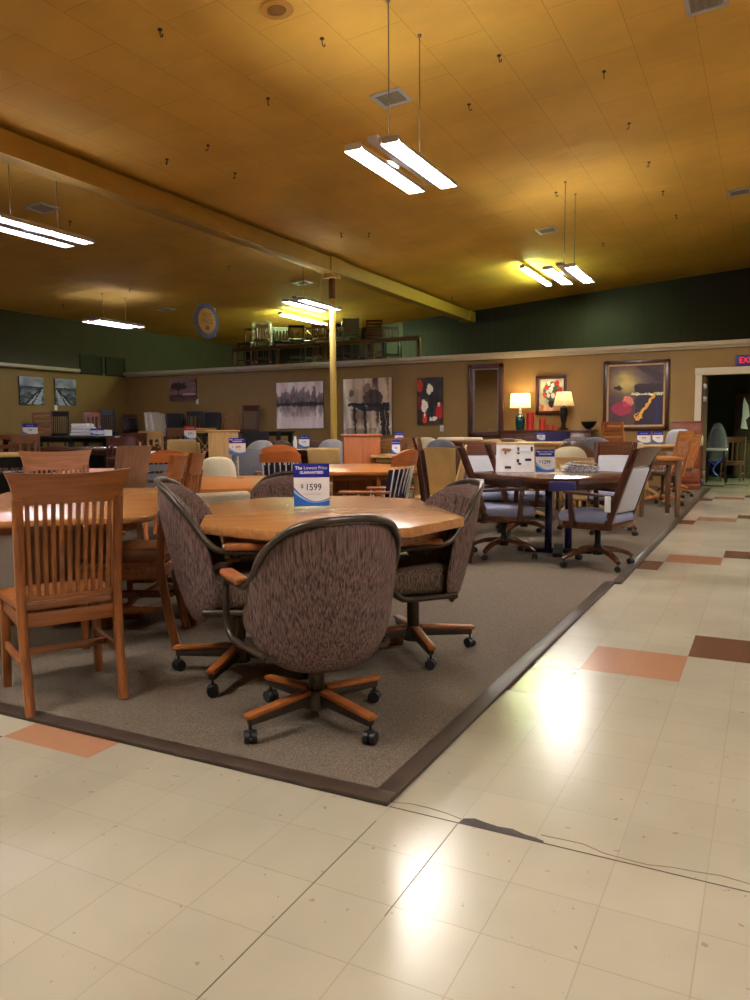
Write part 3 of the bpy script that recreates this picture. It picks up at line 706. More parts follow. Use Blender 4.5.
# ------------------------------------------------------------------ signs
def price_sign(loc, rz, price, label, w=.2, h=.24, small='YOU SAVE MORE', stand=0.0, group='blue and white price cards', detail=True, plainhead=False):
    t = empty('price_sign', loc, rz); tag(t, label, 'sign', group)
    ba = B(); 
    if stand: cyl(ba, (0, 0, stand/2), .012, stand, 8); cyl(ba, (0, 0, .006), .05, .012, 16)
    else: box(ba, (0, 0, .004), (w*1.02, .07, .006)); box(ba, (0, .004, .012), (w*1.02, .004, .02))
    obj('holder', ba, M['acrylic'], t)
    z0 = stand + .018
    bm = B(); box(bm, (0, 0, z0+h/2), (w, .004, h)); cdp = obj('card', bm, M['paper'], t)
    bm = B(); box(bm, (0, -.0025, z0+h*.84), (w, .0012, h*.32)); obj('header_band', bm, M['blue'], cdp)
    y = -.0032
    if detail:
        text('The', h*.105, M['signwhite'], cdp, (-w*.36, y, z0+h*.9), bold=.0006)
        text('Lowest Price', h*.105, M['signwhite'], cdp, (w*.115, y, z0+h*.9), bold=0)
        text('GUARANTEED', h*.085, M['signwhite'], cdp, (0, y, z0+h*.79), bold=.0006)
        text('$', h*.13, M['ink'], cdp, (-w*.27, y+.0007, z0+h*.47), bold=.0002)
        text(price, h*.22, M['ink'], cdp, (w*.05, y+.0007, z0+h*.44), bold=.0004, sx=.88)
        text(small, h*.055, M['inkgrey'], cdp, (0, y+.0007, z0+h*.28))
    else:
        text(price, h*.22, M['ink'], cdp, (0, y+.0007, z0+h*.45)); text('GUARANTEED', h*.09, M['signwhite'], cdp, (0, y, z0+h*.82))
    # swoosh along the foot of the card
    def swoosh(k, mat, off):
        t_ = bmesh.new(); top = []; bot = []
        for i in range(17):
            u = i/16; x = (u-.5)*w; zt = h*(.30*(1-u)**2.4 + .10 - .13*math.sin(PI*u)*.6 + .07*u) * k; top.append((x, max(zt, .002))); bot.append((x, 0))
        for i in range(16):
            t_.faces.new([t_.verts.new((a[0], off, z0+a[1])) for a in (bot[i], bot[i+1], top[i+1], top[i])])
        bmesh.ops.recalc_face_normals(t_, faces=t_.faces); bm = B(); join(bm, t_)
        obj('swoosh', bm, mat, cdp, smooth=False)
    if detail: swoosh(1.12, M['blue'], -.0024); swoosh(1.0, M['paleblue'], -.0028); swoosh(.8, M['midblue'], -.0032)
    else: swoosh(.9, M['midblue'], -.0032)
    return t
def face_cam(p, extra=0.0):
    """rotation so that local -Y looks from p to where a shopper stands"""
    d = CAM-Vector(p); return math.atan2(d.x, -d.y) + extra

# ------------------------------------------------------------------ foreground furniture
def put(root, x, y, rz, label, cat, group=None, z=0.0, sz=1.0, base=None):
    root.location = (x, y, z); root.rotation_euler = (0, 0, R(rz)); root.scale = (1, 1, sz); tag(root, label, cat, group)
    if not group and 'group' in root: del root['group']
    if base is not None:
        for ch in root.children:
            if ch.name.split('.')[0] in ('leg', 'caster'): ch.rotation_euler = (0, 0, R(base))
    return root
CZ = .012
G1 = 'brown tweed caster chairs round the clipped oak table'
bc = put(barrel_chair(), -.795, .49, 52, 'brown tweed caster chair nearest the viewer, its rounded back turned this way', 'chair', G1, CZ, .96, -27)
c = put(copy_tree(bc), -1.44, .84, -56, 'brown tweed caster chair at the left of the clipped oak table', 'chair', G1, CZ, 1.06, 26)
c = put(copy_tree(bc), -.85, 1.56, 134, 'brown tweed caster chair at the right end of the oak table, inner side showing', 'chair', G1, CZ, 1.0, -49)
_p = onz(283, 475, .89); c = put(copy_tree(bc), _p.x, _p.y, 200, 'brown tweed caster chair on the far side of the oak table behind the price card', 'chair', G1, CZ, .98)
t2 = table((-1.3, 1.42), R(36.5), clipped(1.24, 1.68, .33), 'oak', 'oak_top', .762, .048, 'slab', .06)
tag(t2, 'clipped corner oak dining table carrying the $1599 card', 'table')
p = onz(312, 509, .765); price_sign((p.x, p.y, .763), face_cam(p, .0), '1599', 'blue and white $1599 price card standing on the clipped oak table', .188, .225)
sc = put(slat_chair(), -2.03, .31, 61, 'oak slat back chair nearest the viewer at the left, back turned', 'chair', 'oak slat back chairs', CZ)
# left oak table and its chairs
t1 = table((-3.02, 1.25), R(40), rounded(1.12, 2.1, .16), 'oak', 'oak_top', .76, .034, 'slab', .07, legx=.3)
tag(t1, 'long oak dining table at the left edge behind the nearest slatted chair', 'table')
def at2(o, px, py, d, rel, label, group=None, sz=1.0, base=None, cat='chair'):
    p = atd(px, py, d); r_ = ray(px, 440); b0 = math.degrees(math.atan2(-r_.x, r_.y)); return put(o, p.x, p.y, b0+rel, label, cat, group, CZ, sz, base)
at2(copy_tree(sc), 60, 453, 5.3, 186, 'oak slat back chair across the left table, its top rail catching a glare spot', 'oak slat back chairs', 1.03)
at2(copy_tree(sc), 126, 455, 4.3, 77, 'oak slat back chair seen edge on beside the tweed chair, left one', 'oak slat back chairs', 1.03)
at2(copy_tree(sc), 150, 457, 4.75, 77, 'oak slat back chair seen edge on beside the tweed chair, right one', 'oak slat back chairs', 1.03)

# ------------------------------------------------------------------ dark table group
T4 = (-.96, 5.17)
t4 = table(T4, R(57), clipped(1.28, 1.42, .19), 'walnut', None, .765, .05, 'tubes', .05, legx=.082, legy=-.048)
tag(t4, 'dark walnut clipped corner table with blue metal legs', 'table')
bm = B(); box(bm, (0, 0, 0), (.22, .02, .085), bev=.004); o = obj('edge_plate', bm, M['navypaint_reflect'], t4, loc=(-.64+.088, -.71+.088, .70), rot=(0, 0, -PI/4), label='table corner plate with a violet reflection in its colour')  # purple reflection on the clipped corner, put into the plate's colour
G4 = 'walnut caster chairs with pale grey pads'
pc = put(panel_caster_chair(), -.48, 4.58, 76, 'walnut caster chair with pale grey back pad and hanging white tag', 'chair', G4, CZ, 1.0, 10)
bm = B(); box(bm, (-.262, -.2, .56), (.004, .05, .13), bev=.001); o = obj('price_tag', bm, M['paper'], pc)
bm = B(); tube(bm, [(-.262, -.2, .62), (-.258, -.2, .655)], .0015, 5); obj('tag_string', bm, M['cord'], o)
put(copy_tree(pc), -1.37, 4.77, -68, 'walnut caster chair with pale grey seat facing right, nearest left of the dark table', 'chair', G4, CZ)
for ch in list(bpy.data.objects['upholstered_caster_chair.001'].children):
    if ch.name.startswith('price_tag'):
        for g in list(ch.children): bpy.data.objects.remove(g)
        bpy.data.objects.remove(ch)
pc2 = bpy.data.objects['upholstered_caster_chair.001']
at2(copy_tree(pc2), 524, 500, 8.5, 272, 'walnut caster chair with blue grey seat, second at the left of the dark table', G4)
at2(copy_tree(pc2), 484, 443, 8.8, 183, 'walnut chair with white pad across the dark table, behind the catalogue pages', G4)
at2(copy_tree(pc2), 613, 444, 8.6, 176, 'walnut chair with white pad just behind the tagged chair', G4, 1.0)
# things on the dark table
p = onz(517, 472, .767)
def catalog(loc, rz, label):
    t = empty('open_catalogue', loc, rz); tag(t, label, 'catalogue')
    for s in (-1, 1):
        bm = B(); box(bm, (s*.095, 0, .145), (.188, .004, .29)); pg = obj('page', bm, M['paper'], t, rot=(R(-10), 0, R(s*8)))
        bm = B(); box(bm, (s*.095, -.003, .279), (.186, .003, .02)); obj('header_strip', bm, M['light_x'], pg)
        if s < 0:
            bm = B(); prism(bm, [(-.15, .21), (-.06, .20), (-.035, .225), (-.12, .235)], -.001, .001); bmesh.ops.rotate(bm, verts=bm.verts, matrix=Matrix.Rotation(PI/2, 3, 'X')); bmesh.ops.translate(bm, verts=bm.verts, vec=(0, -.004, 0)); obj('picture', bm, M['orange_x'], pg)
            bm = B(); box(bm, (-.1, -.003, .19), (.02, .003, .03)); obj('picture', bm, M['orange_x'], pg)
        else:
            for (x, z, w, h) in ((.035, .225, .022, .035), (.035, .185, .02, .02), (.165, .225, .022, .045), (.03, .11, .022, .035), (.045, .08, .03, .02)):
                bm = B(); box(bm, (x, -.003, z), (w, .003, h)); obj('picture', bm, M['darkgrey'], pg)
        bm = B(); box(bm, (s*.1+.03, -.003, .045 if s < 0 else .12), (.06, .003, .024)); obj('print_block', bm, M['ink'], pg)
    bm = B(); box(bm, (0, .07, .12), (.3, .004, .24), (R(20), 0, 0)); obj('easel_back', bm, M['acrylic'], t)
    return t
catalog((p.x-.02, p.y, .766), face_cam(p), 'open white furniture catalogue standing on the dark table')
p = onz(545, 474, .767); price_sign((p.x, p.y, .766), face_cam(p), '1299', 'blue and white price card standing right of the open catalogue', .17, .21)
p = onz(568, 460, .767); tp = table((p.x+.2, p.y+.15), R(30), rounded(1.1, .8, .1), 'light', None, .765, .034, 'pedestal'); tag(tp, 'pale maple table just behind the dark table', 'table'); price_sign((p.x, p.y, .766), face_cam(p, .3), '799', 'blue and white price card standing behind the folded newspapers', .13, .22)
p = onz(571, 471, .767)
tmp = B()
for i in range(4): box(tmp, (.01*i, .004*i, .006+.011*i), (.34-.02*i, .26, .008), (0, R(1.5*i), R(4*i)), .003)
tube(tmp, [(.02+.14*math.cos(a)*(1-.1*0), -.13, .05+.02*math.sin(a)) for a in [PI*k/8 for k in range(9)]], .004, 6)
o = obj('folded_newspaper', tmp, fabric('newsprint', (90, 88, 96), (214, 212, 214), 22, 22, .1)); o.location = (p.x+.08, p.y, .766); o.rotation_euler = (0, 0, face_cam(p)); o.scale = (1, 1, 1.45); tag(o, 'small stack of folded newspapers on the dark table', 'newspaper')

# ------------------------------------------------------------------ back wall: canvases, mirror, lamps, sideboard
def painting(name, loc, rz, w, h, fn, label, cat='picture', frame=None, fw=.08, nx=96, ny=None, depth=.035, liner=None):
    t = empty(name, loc, rz); tag(t, label, cat)      # local: faces -Y, centre at origin
    ny = ny or int(nx*h/w); iw, ih = (w-2*fw, h-2*fw) if frame else (w, h)
    bm = B(); cl = bm.loops.layers.float_color.new('paint')
    yy = -depth if not frame else -.012
    g = [[bm.verts.new(((i/nx-.5)*iw, yy, (j/ny-.5)*ih)) for j in range(ny+1)] for i in range(nx+1)]
    for i in range(nx):
        for j in range(ny):
            f = bm.faces.new((g[i][j], g[i+1][j], g[i+1][j+1], g[i][j+1])); col = srgb([max(4, min(250, (q-80)*1.35+92)) for q in fn((i+.5)/nx + .035*(vn(i*.23, j*.23)-.5), (j+.5)/ny + .035*(vn(i*.2+7, j*.27+3)-.5))])
            for lp in f.loops: lp[cl] = col
    a = [g[0][0], g[nx][0], g[nx][ny], g[0][ny]]; bk = [bm.verts.new((v.co.x, 0, v.co.z)) for v in a]
    edge = srgb((26, 22, 24))
    fs = [bm.faces.new(bk)] 
    sides = [[g[i][0] for i in range(nx+1)], [g[nx][j] for j in range(ny+1)], [g[nx-i][ny] for i in range(nx+1)], [g[0][ny-j] for j in range(ny+1)]]
    for k in range(4): fs.append(bm.faces.new(sides[k][::-1] + [bk[k], bk[(k+1) % 4]]))
    for f in fs:
        for lp in f.loops: lp[cl] = edge
    me = bpy.data.meshes.new('canvas'); bm.to_mesh(me); bm.free(); me.materials.append(M['canvas'])
    o = bpy.data.objects.new('canvas', me); COL.objects.link(o); o.parent = t
    if frame:
        bm = B()
        for s in (-1, 1):
            box(bm, (s*(w/2-fw/2), -.025, 0), (fw, .05, h), bev=.012); box(bm, (0, -.025, s*(h/2-fw/2)), (w-.01, .05, fw), bev=.012)
        obj('frame', bm, M[frame], t)
        if liner:
            bm = B(); k = .035
            for s in (-1, 1): box(bm, (s*(iw/2-k/2), -.02, 0), (k, .03, ih)); box(bm, (0, -.02, s*(ih/2-k/2)), (iw, .03, k))
            obj('frame_liner', bm, M[liner], t)
    return t
def hsh(a, b_=0): v = math.sin(a*127.1+b_*311.7)*43758.5453; return v-math.floor(v)
def vn(x, y):
    i, j = math.floor(x), math.floor(y); u, v = x-i, y-j; u = u*u*(3-2*u); v = v*v*(3-2*v)
    return (hsh(i, j)*(1-u)+hsh(i+1, j)*u)*(1-v)+(hsh(i, j+1)*(1-u)+hsh(i+1, j+1)*u)*v
def mix(a, b_, t): t = max(0, min(1, t)); return tuple(x*(1-t)+y*t for x, y in zip(a, b_))
def city(u, v):
    c = mix((214, 206, 204), (172, 156, 154), vn(u*14, v*3)); hzn = .52
    sky = .12+.26*vn(u*16, 1.3)*(.6+.8*vn(u*40, 5)); d = v-hzn
    k = vn(u*60, v*10)
    if 0 < d < sky: c = mix(c, (52, 42, 44), .35+.65*k*(1-d/sky)+.1)
    if d <= 0 and -d < sky*1.2: c = mix(c, (60, 44, 42), (.8*k+.2)*(1+d/(sky*1.2)))
    if abs(d) < .04: c = mix(c, (34, 28, 32), .75)
    if v < .25: c = mix(c, (190, 180, 178), .4+.3*vn(u*30, 9))
    return c
def piano(u, v):
    c = mix((216, 210, 198), (150, 132, 108), vn(u*9, v*2.2)); c = mix(c, (66, 46, 36), max(0, vn(u*14+3, v*3)-.5)*2.2*(.35+u))
    K = (24, 24, 30)
    if .5 < v < .56 and .1 < u < .95: c = mix(c, K, .92)
    if .47 < v < .52 and .15 < u < .5: c = mix(c, (190, 184, 176), .5)
    if .12 < u < .45 and .38 < v < .56 and v > .62-u*.5: c = mix(c, K, .85)
    if .4 < u < .95 and .42 < v < .5: c = mix(c, K, .75)
    if ((u-.62)/.2)**2+((v-.64)/.16)**2 < 1: c = mix(c, (36, 28, 30), .75)
    if ((u-.5)/.08)**2+((v-.8)/.12)**2 < 1: c = mix(c, (86, 58, 40), .6)
    if ((u-.17)/.05)**2+((v-.74)/.07)**2 < 1: c = mix(c, (70, 60, 56), .7)
    for x0, w in ((.23, .03), (.44, .035), (.8, .06), (.9, .04)):
        if abs(u-x0-(.5-v)*.06) < w*.7 and v < .5: c = mix(c, K, .85)
    if v < .12: c = mix(c, (60, 54, 52), .5*vn(u*20, v*20))
    return c
def wine(u, v):
    c = mix((30, 26, 30), (84, 72, 66), vn(u*5, v*6)*.7)
    for (x, y, rx, ry, cc) in ((.1, .82, .14, .14, (150, 44, 26)), (.5, .75, .13, .12, (196, 190, 178)), (.28, .4, .16, .13, (200, 190, 180)), (.9, .28, .16, .17, (150, 26, 28)), (.62, .12, .2, .05, (200, 196, 190)), (.3, .14, .1, .12, (170, 44, 32)), (.1, .45, .08, .16, (110, 30, 26)), (.58, .4, .07, .3, (18, 16, 20)), (.78, .5, .12, .12, (24, 22, 26)), (.85, .43, .05, .05, (190, 180, 176))):
        if ((u-x)/rx)**2+((v-y)/ry)**2 < .7+.5*vn(u*18, v*22): c = cc
    if abs(u-.5-(v-.5)*.15) < .05 and .05 < v < .6: c = (26, 30, 30)
    if abs(u-.3) < .02 and .15 < v < .4: c = (190, 185, 180)
    return c
def sax(u, v):
    c = mix((58, 44, 60), (84, 62, 54), vn(u*5, v*5)); g = math.exp(-(((u-.32)/.26)**2+((v-.72)/.2)**2)); c = mix(c, (176, 160, 96), g*(.7+.4*vn(u*12, v*12)))
    if u > .5 and .66 < v < .98 and v < .66+(.98-.66)*(1.1-(u-.5)*1.2) and v > .98-(u-.42)*.55: c = mix((48, 36, 46), c, .2)
    if u > .48 and .54 < v < .68: c = (46, 34, 44)
    if .42 < u < .98 and .5 < v < .535: c = (206, 196, 168) if (u*40) % 1 > .25 else (30, 24, 32)
    if u > .5 and v < .49: c = mix((34, 30, 56), c, .25)
    if ((u-.36)/.1)**2+((v-.40)/.09)**2 < 1: c = mix((200, 120, 110), c, .3*vn(u*20, v*20))
    if ((u-.26)/.17)**2+((v-.29)/.10)**2 < 1+.4*vn(u*9, v*9): c = mix((150, 34, 66), c, .25)
    if ((u-.2)/.08)**2+((v-.62)/.03)**2 < 1: c = (50, 36, 34)
    x0 = .83-(.52-v)*.75
    if .16 < v < .54 and abs(u-x0) < .028: c = (196, 148, 56)
    if ((u-.55)/.07)**2+((v-.16)/.06)**2 < 1 and ((u-.55)/.035)**2+((v-.18)/.03)**2 > 1: c = (190, 140, 56)
    if abs(u-.86) < .02 and v < .4: c = (34, 40, 90)
    return c
def flowers(u, v):
    c = mix((178, 176, 150), (130, 140, 128), vn(u*6, v*6))
    if v < .2: c = mix((150, 90, 60), (190, 170, 140), vn(u*8, v*8))
    if ((u-.52)/.13)**2+((v-.24)/.14)**2 < 1: c = (24, 34, 44)
    if ((u-.52)/.36)**2+((v-.62)/.3)**2 < 1: c = mix((50, 76, 54), (96, 112, 78), vn(u*14, v*14))
    for (x, y, r_, cc) in ((.72, .86, .09, (176, 36, 34)), (.85, .66, .1, (170, 34, 34)), (.7, .52, .08, (180, 50, 44)), (.3, .74, .08, (170, 44, 40)), (.22, .5, .08, (176, 60, 50)), (.48, .66, .1, (222, 224, 214)), (.56, .48, .09, (214, 220, 210)), (.4, .86, .07, (214, 214, 200)), (.38, .48, .07, (220, 220, 212)), (.54, .8, .08, (200, 214, 214)), (.34, .6, .06, (190, 200, 210))):
        if (u-x)**2+(v-y)**2 < r_*r_*(.7+.5*vn(u*20, v*20)): c = cc
    return c
def tree_(u, v):
    c = mix((120, 96, 92), (88, 62, 60), vn(u*3, v*12))
    if v < .28: c = mix((50, 32, 34), (92, 66, 64), vn(u*8, v*20))
    if ((u-.36)/.34)**2+((v-.66)/.16)**2 < .5+.8*vn(u*14, v*14): c = mix((42, 26, 28), c, .15)
    if abs(u-.36-(v-.5)*.1) < .025 and .2 < v < .7: c = (36, 22, 26)
    if .25 < v < .32 and u > .5: c = (150, 130, 124)
    return c
def pier(side):
    def f(u, v):
        if side > 0: u = 1-u
        c = mix((150, 154, 162), (92, 96, 104), vn(u*4, v*9))
        if v < .62:
            c = mix((30, 34, 40), (120, 126, 134), vn(u*8, v*16)*.9)
            vx = (v/.62); cx = .95-.15*(1-vx); lw = .03+.55*(1-vx)
            if cx-lw < u < cx+.05: c = mix((150, 156, 164), (104, 108, 116), (math.floor(v*28) % 2)*.8)
            if abs(u-(cx-lw)) < .05 or abs(u-(cx-lw*.55)) < .03: c = (26, 28, 34)
        if abs(v-.62) < .03: c = (46, 50, 58)
        return c
    return f
def wallpic(x0, x1, z0, z1, fn, label, **k): return painting('wall_canvas' if not k.get('frame') else 'framed_picture', ((x0+x1)/2, YW-.005, (z0+z1)/2), 0, x1-x0, z1-z0, fn, label, **k)
wallpic(-10.46, -9.07, 1.25, 2.41, city, 'wide pale canvas of a blurred skyline reflected in water')
wallpic(-8.5, -7.19, 1.08, 2.43, piano, 'large canvas of a pianist at a black grand piano')
wallpic(-6.53, -5.9, 1.32, 2.39, wine, 'narrow dark canvas of wine bottles and glasses in red and white')
wallpic(-14.0, -13.07, 2.03, 2.64, tree_, 'small reddish brown canvas of a bare tree near the room corner')
wallpic(-3.74, -3.06, 1.5, 2.33, flowers, 'framed painting of red and white flowers in a dark vase', frame='walnut', fw=.075)
wallpic(-2.31, -1.02, 1.15, 2.57, sax, 'large framed painting of a piano and golden saxophone', frame='walnut', fw=.075, liner='light')
for k, (y0, y1) in enumerate(((10.89, 11.6), (11.95, 12.62))):
    painting('wall_canvas', (XL+.005, (y0+y1)/2, 2.23), R(90), y1-y0, .68, pier(-1 if k == 0 else 1), ('grey pier canvas on the left wall, left of the pair, boards running right', 'grey pier canvas on the left wall, right of the pair, nearer the corner')[k], nx=60)
t = empty('wall_mirror', (-4.86, YW-.005, 1.83)); tag(t, 'tall wall mirror in a dark carved frame', 'mirror')
bm = B()
for s in (-1, 1): box(bm, (s*.35, -.035, 0), (.11, .07, 1.62), bev=.02, seg=3); box(bm, (0, -.035, s*.755), (.81, .07, .11), bev=.02, seg=3)
obj('frame', bm, M['walnut'], t); bm = B(); box(bm, (0, -.012, 0), (.6, .01, 1.42)); obj('glass', bm, M['mirror'], t)
bm = B()
for s in (-1, 1): box(bm, (s*.287, -.05, 0), (.014, .03, 1.42)); box(bm, (0, -.05, s*.69), (.59, .03, .014))
obj('inner_bead', bm, M['steel'], t)
# sideboard
t = empty('sideboard', (-3.38, 14.1, 0)); tag(t, 'long dark walnut sideboard under the two lit lamps', 'sideboard')
bm = B(); box(bm, (0, 0, 1.145), (2.0, .5, .04), bev=.008); obj('top', bm, M['walnut_x'], t)
bm = B(); box(bm, (0, 0, .63), (1.9, .44, .98), bev=.006); obj('body', bm, M['walnut_x'], t)
for i in range(4):
    bm = B(); box(bm, (-.705+i*.47, -.225, .6), (.44, .02, .82), bev=.006); dd = obj('door', bm, M['walnut'], t)
    bm = B(); lathe(bm, [(.006, 0), (.014, .012), (.01, .024)], (-.705+i*.47+(.17 if i % 2 == 0 else -.17), -.235, .75), 10, (PI/2, 0, 0)); obj('handle', bm, M['bronze'], dd)
for sx in (-1, 1):
    for sy in (-1, 1): bm = B(); bar(bm, (sx*.9, sy*.18, 0), (sx*.9, sy*.18, .15), .04, .04, .06, .06); obj('leg', bm, M['walnut'], t)
SZ = 1.165
def lamp(x, y, kind, label, pw):
    t = empty('table_lamp', (x, y, SZ)); tag(t, label, 'lamp')
    if kind == 0:
        bm = B(); lathe(bm, [(.06, 0), (.085, .01), (.1, .12), (.105, .2), (.09, .29), (.045, .33), (.03, .35)], n=24); obj('lamp_base', bm, M['teal'], t)
        bm = B(); lathe(bm, [(.03, .35), (.035, .37), (.025, .4), (.03, .44), (.012, .47), (.012, .6)], n=16); obj('neck', bm, M['paper'], t)
        prof = [(.22, .48), (.2, .785)]
    else:
        bm = B(); lathe(bm, [(.1, 0), (.1, .02), (.05, .05), (.035, .12), (.06, .2), (.085, .36), (.07, .46), (.03, .5), (.012, .52), (.012, .62)], n=24); obj('lamp_base', bm, M['black'], t)
        prof = [(.215, .5), (.145, .79)]
    b2 = B(); n = 32
    rings = [[b2.verts.new((r_*math.cos(2*PI*k/n), r_*math.sin(2*PI*k/n), z)) for k in range(n)] for r_, z in prof]
    for k in range(n): b2.faces.new((rings[0][k], rings[0][(k+1) % n], rings[1][(k+1) % n], rings[1][k]))
    o = obj('lamp_shade', b2, M['shade'], t)
    for r_, z in prof: b3 = B(); tube(b3, [(r_*math.cos(2*PI*k/24), r_*math.sin(2*PI*k/24), z) for k in range(25)], .004, 6); obj('shade_trim', b3, M['light'], t)
    bm = B(); lathe(bm, [(.012, .58), (.03, .63), (.03, .66), (.01, .69)], n=12); bl = obj('bulb', bm, M['bulb'], t)
    L = bpy.data.lights.new('bulb_light', 'POINT'); L.energy = pw; L.color = (1, .72, .38); L.shadow_soft_size = .05; lo = bpy.data.objects.new('bulb_light', L); COL.objects.link(lo); lo.parent = t; lo.location = (0, 0, .745)
    return t
lamp(-3.98, 14.15, 0, 'lit table lamp with teal base and white drum shade', 8)
lamp(-3.04, 14.1, 1, 'table lamp with dark urn base and tapered cream shade', 1.1)
for k, (x, h, r_) in enumerate(((-3.72, .38, .085), (-3.42, .24, .065), (-3.22, .11, .04), (-3.34+.02, .11, .04))):
    bm = B(); lathe(bm, [(r_, 0), (r_, h-.01), (r_*.85, h), (r_*.3, h-.01)], n=24); o = obj('pillar_candle', bm, M['redpaint'], None); o.location = (x if k < 2 else (-3.24, -3.36+.02)[k-2], 14.0 if k != 3 else 14.0, SZ)
    tag(o, ('tallest red pillar candle beside the teal lamp', 'middle sized red pillar candle on the sideboard', 'short red candle nearer the urn lamp', 'short red candle next to the middle sized one')[k], 'candle', 'red candles on the sideboard')
bpy.data.objects['pillar_candle.001'].location.x = -3.46
bpy.data.objects['pillar_candle.002'].location.x = -3.21
bpy.data.objects['pillar_candle.003'].location.x = -3.325
t = empty('dark_bowl', (-2.52, 14.1, SZ)); tag(t, 'dark footed bowl at the right end of the sideboard', 'bowl')
bm = B(); lathe(bm, [(.07, 0), (.05, .03), (.1, .06), (.15, .13), (.16, .17), (.15, .17), (.09, .07)], n=24); obj('bowl', bm, M['black'], t)
# wall outlets
for k, (x, z) in enumerate(((-13.06, 2.0), (-8.98+.15, 1.13), (-5.93, 1.22))):
    t = empty('wall_outlet', (x, YW, z)); tag(t, 'white electrical outlet on the back wall ' + ('under the tree canvas', 'under the skyline canvas', 'under the wine bottle canvas')[k], 'outlet', 'wall outlets')
    bm = B(); box(bm, (0, -.006, 0), (.09, .012, .14), bev=.004); obj('cover_plate', bm, M['white'], t)
    bm = B(); box(bm, (0, -.018, .03), (.05, .02, .06), bev=.004); obj('plug', bm, M['white'], t)
t = empty('wall_outlet', (XL, 11.98, 1.83), R(90)); tag(t, 'white electrical outlet on the left wall under the pier canvases', 'outlet', 'wall outlets'); bm = B(); box(bm, (0, -.006, 0), (.09, .012, .14), bev=.004); obj('cover_plate', bm, M['white'], t)
# exit sign
t = empty('exit_sign', (.37, YW-.01, 2.47)); tag(t, 'lit EXIT sign over the doorway', 'sign')
bm = B(); box(bm, (0, -.03, 0), (.42, .06, .21), bev=.008); obj('housing', bm, plain('exit_housing', (44, 30, 96), .4), t)
text('EXIT', .16, M['exit_red'], t, (0, -.062, 0), bold=.001, sx=.85)
# doorway
bm = B()
for x in (DX0-.06, DX1+.06): box(bm, (x, YW-.015, DZ/2+.05), (.12, .06, DZ+.1), bev=.01)
box(bm, ((DX0+DX1)/2, YW-.015, DZ+.07), (DX1-DX0+.26, .065, .14), bev=.01); struct('trim_5', bm, M['trimwhite'])
t = empty('door_1', (DX0+.03, YW+.06, 0)); t['kind'] = 'structure'; 
bm = B(); box(bm, (.0, .45, DZ/2), (.045, .9, DZ-.03), bev=.004); obj('door_leaf', bm, M['brown'], t)
for z in (.12, .28, 1.75, 2.0): bm = B(); box(bm, (.03, -.01, z), (.07, .06, .1), bev=.006); obj('hinge', bm, M['steel'], t)
# room behind the doorway
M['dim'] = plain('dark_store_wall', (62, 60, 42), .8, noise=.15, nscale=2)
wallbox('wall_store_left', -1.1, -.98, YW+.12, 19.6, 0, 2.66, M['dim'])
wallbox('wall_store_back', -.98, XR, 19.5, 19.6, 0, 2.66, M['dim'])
def card_thing(name, c, s, mat, label, cat, rz=0, bev=.01):
    t = empty(name, (c[0], c[1], c[2]-s[2]/2), rz); tag(t, label, cat); bm = B(); box(bm, (0, 0, s[2]/2), s, bev=bev); obj('panel', bm, mat, t); return t
t = card_thing('storage_cupboard', (1.0, 18.2, .98), (1.9, .5, 1.96), M['walnut'], 'tall dark cupboard deep inside the back doorway', 'cupboard')
bm = B(); box(bm, (0, -.27, .42), (1.8, .03, .8), bev=.01)
for i in range(10): box(bm, (-.8+i*.18, -.29, .42), (.012, .012, .78))
obj('lower_panelling', bm, plain('grey_planks', (86, 74, 50), .6, noise=.3), t, label='greyish plank lower front')
bm = B(); box(bm, (-.3, -.27, 1.4), (1.2, .03, 1.0), bev=.01); obj('dark_board', bm, plain('maroon_board', (40, 22, 22), .6), t)
bm = B()
t_ = bmesh.new(); pts = [(0, .75), (.09, .55), (.13, .3), (.05, .22), (.1, 0), (-.05, .02), (-.03, .3), (-.02, .6)]
prism(bm, pts, -.02, .02, .006); bmesh.ops.rotate(bm, verts=bm.verts, matrix=Matrix.Rotation(PI/2, 3, 'X')); t_.free()
o = obj('hanging_cloth', bm, M['paper']); o.location = (.25, 17.85, 1.15); tag(o, 'white cloth hanging on the dark cupboard beyond the doorway', 'cloth')
t = fixture(2.6, 16.4, 2.35, emit('store_tube', (215, 255, 195), 60), 'hidden tube light inside the store room behind the doorway')
for ch in list(t.children):
    if ch.name.startswith('hanger_cord'): ch.scale = (1, 1, .18); ch.location.z = .05

# ------------------------------------------------------------------ the crowd of furniture further back
PROTO = {}
def maker(key):
    k = key.split(':')
    f = {'slat': lambda: slat_chair(k[1]), 'barrelc': barrel_chair, 'barrel': lambda: barrel_fixed(k[1]), 'bucket': lambda: bucket(k[1]),
         'stool': lambda: bar_stool(k[1], k[2], pad=(k[3] if len(k) > 3 and k[3] else None), wrap=len(k) > 4)}
    if k[0] in f: return f[k[0]]()
    # side:wood:back:seat:pad:flags
    k += ['']*(6-len(k)); fl = k[5]
    return side_chair(k[1], k[2], k[3] or None, k[4] or None, arms='a' in fl, base='caster' if 'c' in fl else 'legs', spm='white' if 'w' in fl else None)
HM = {'slat': 1.005, 'barrelc': .9, 'barrel': .86, 'bucket': .9, 'stool': 1.15, 'side': 1.0}
LOG = []
def mid(key, px, top, d, rel, label, group=None, z=CZ, cat='chair', H=None, lim=(.8, 1.3)):
    p = atd(px, top, d); r_ = ray(px, 440); base = math.degrees(math.atan2(-r_.x, r_.y))
    sz = (p.z-z)/HM[key.split(':')[0]]
    LOG.append((round(sz, 2), key, px, round(p.x, 2), round(p.y, 2)))
    sz = max(lim[0], min(lim[1], sz)) if H is None else H/HM[key.split(':')[0]]
    if key in PROTO: o = copy_tree(PROTO[key])
    else: o = PROTO[key] = maker(key)
    put(o, p.x, p.y, base+rel, label, cat, group, z, sz); return o
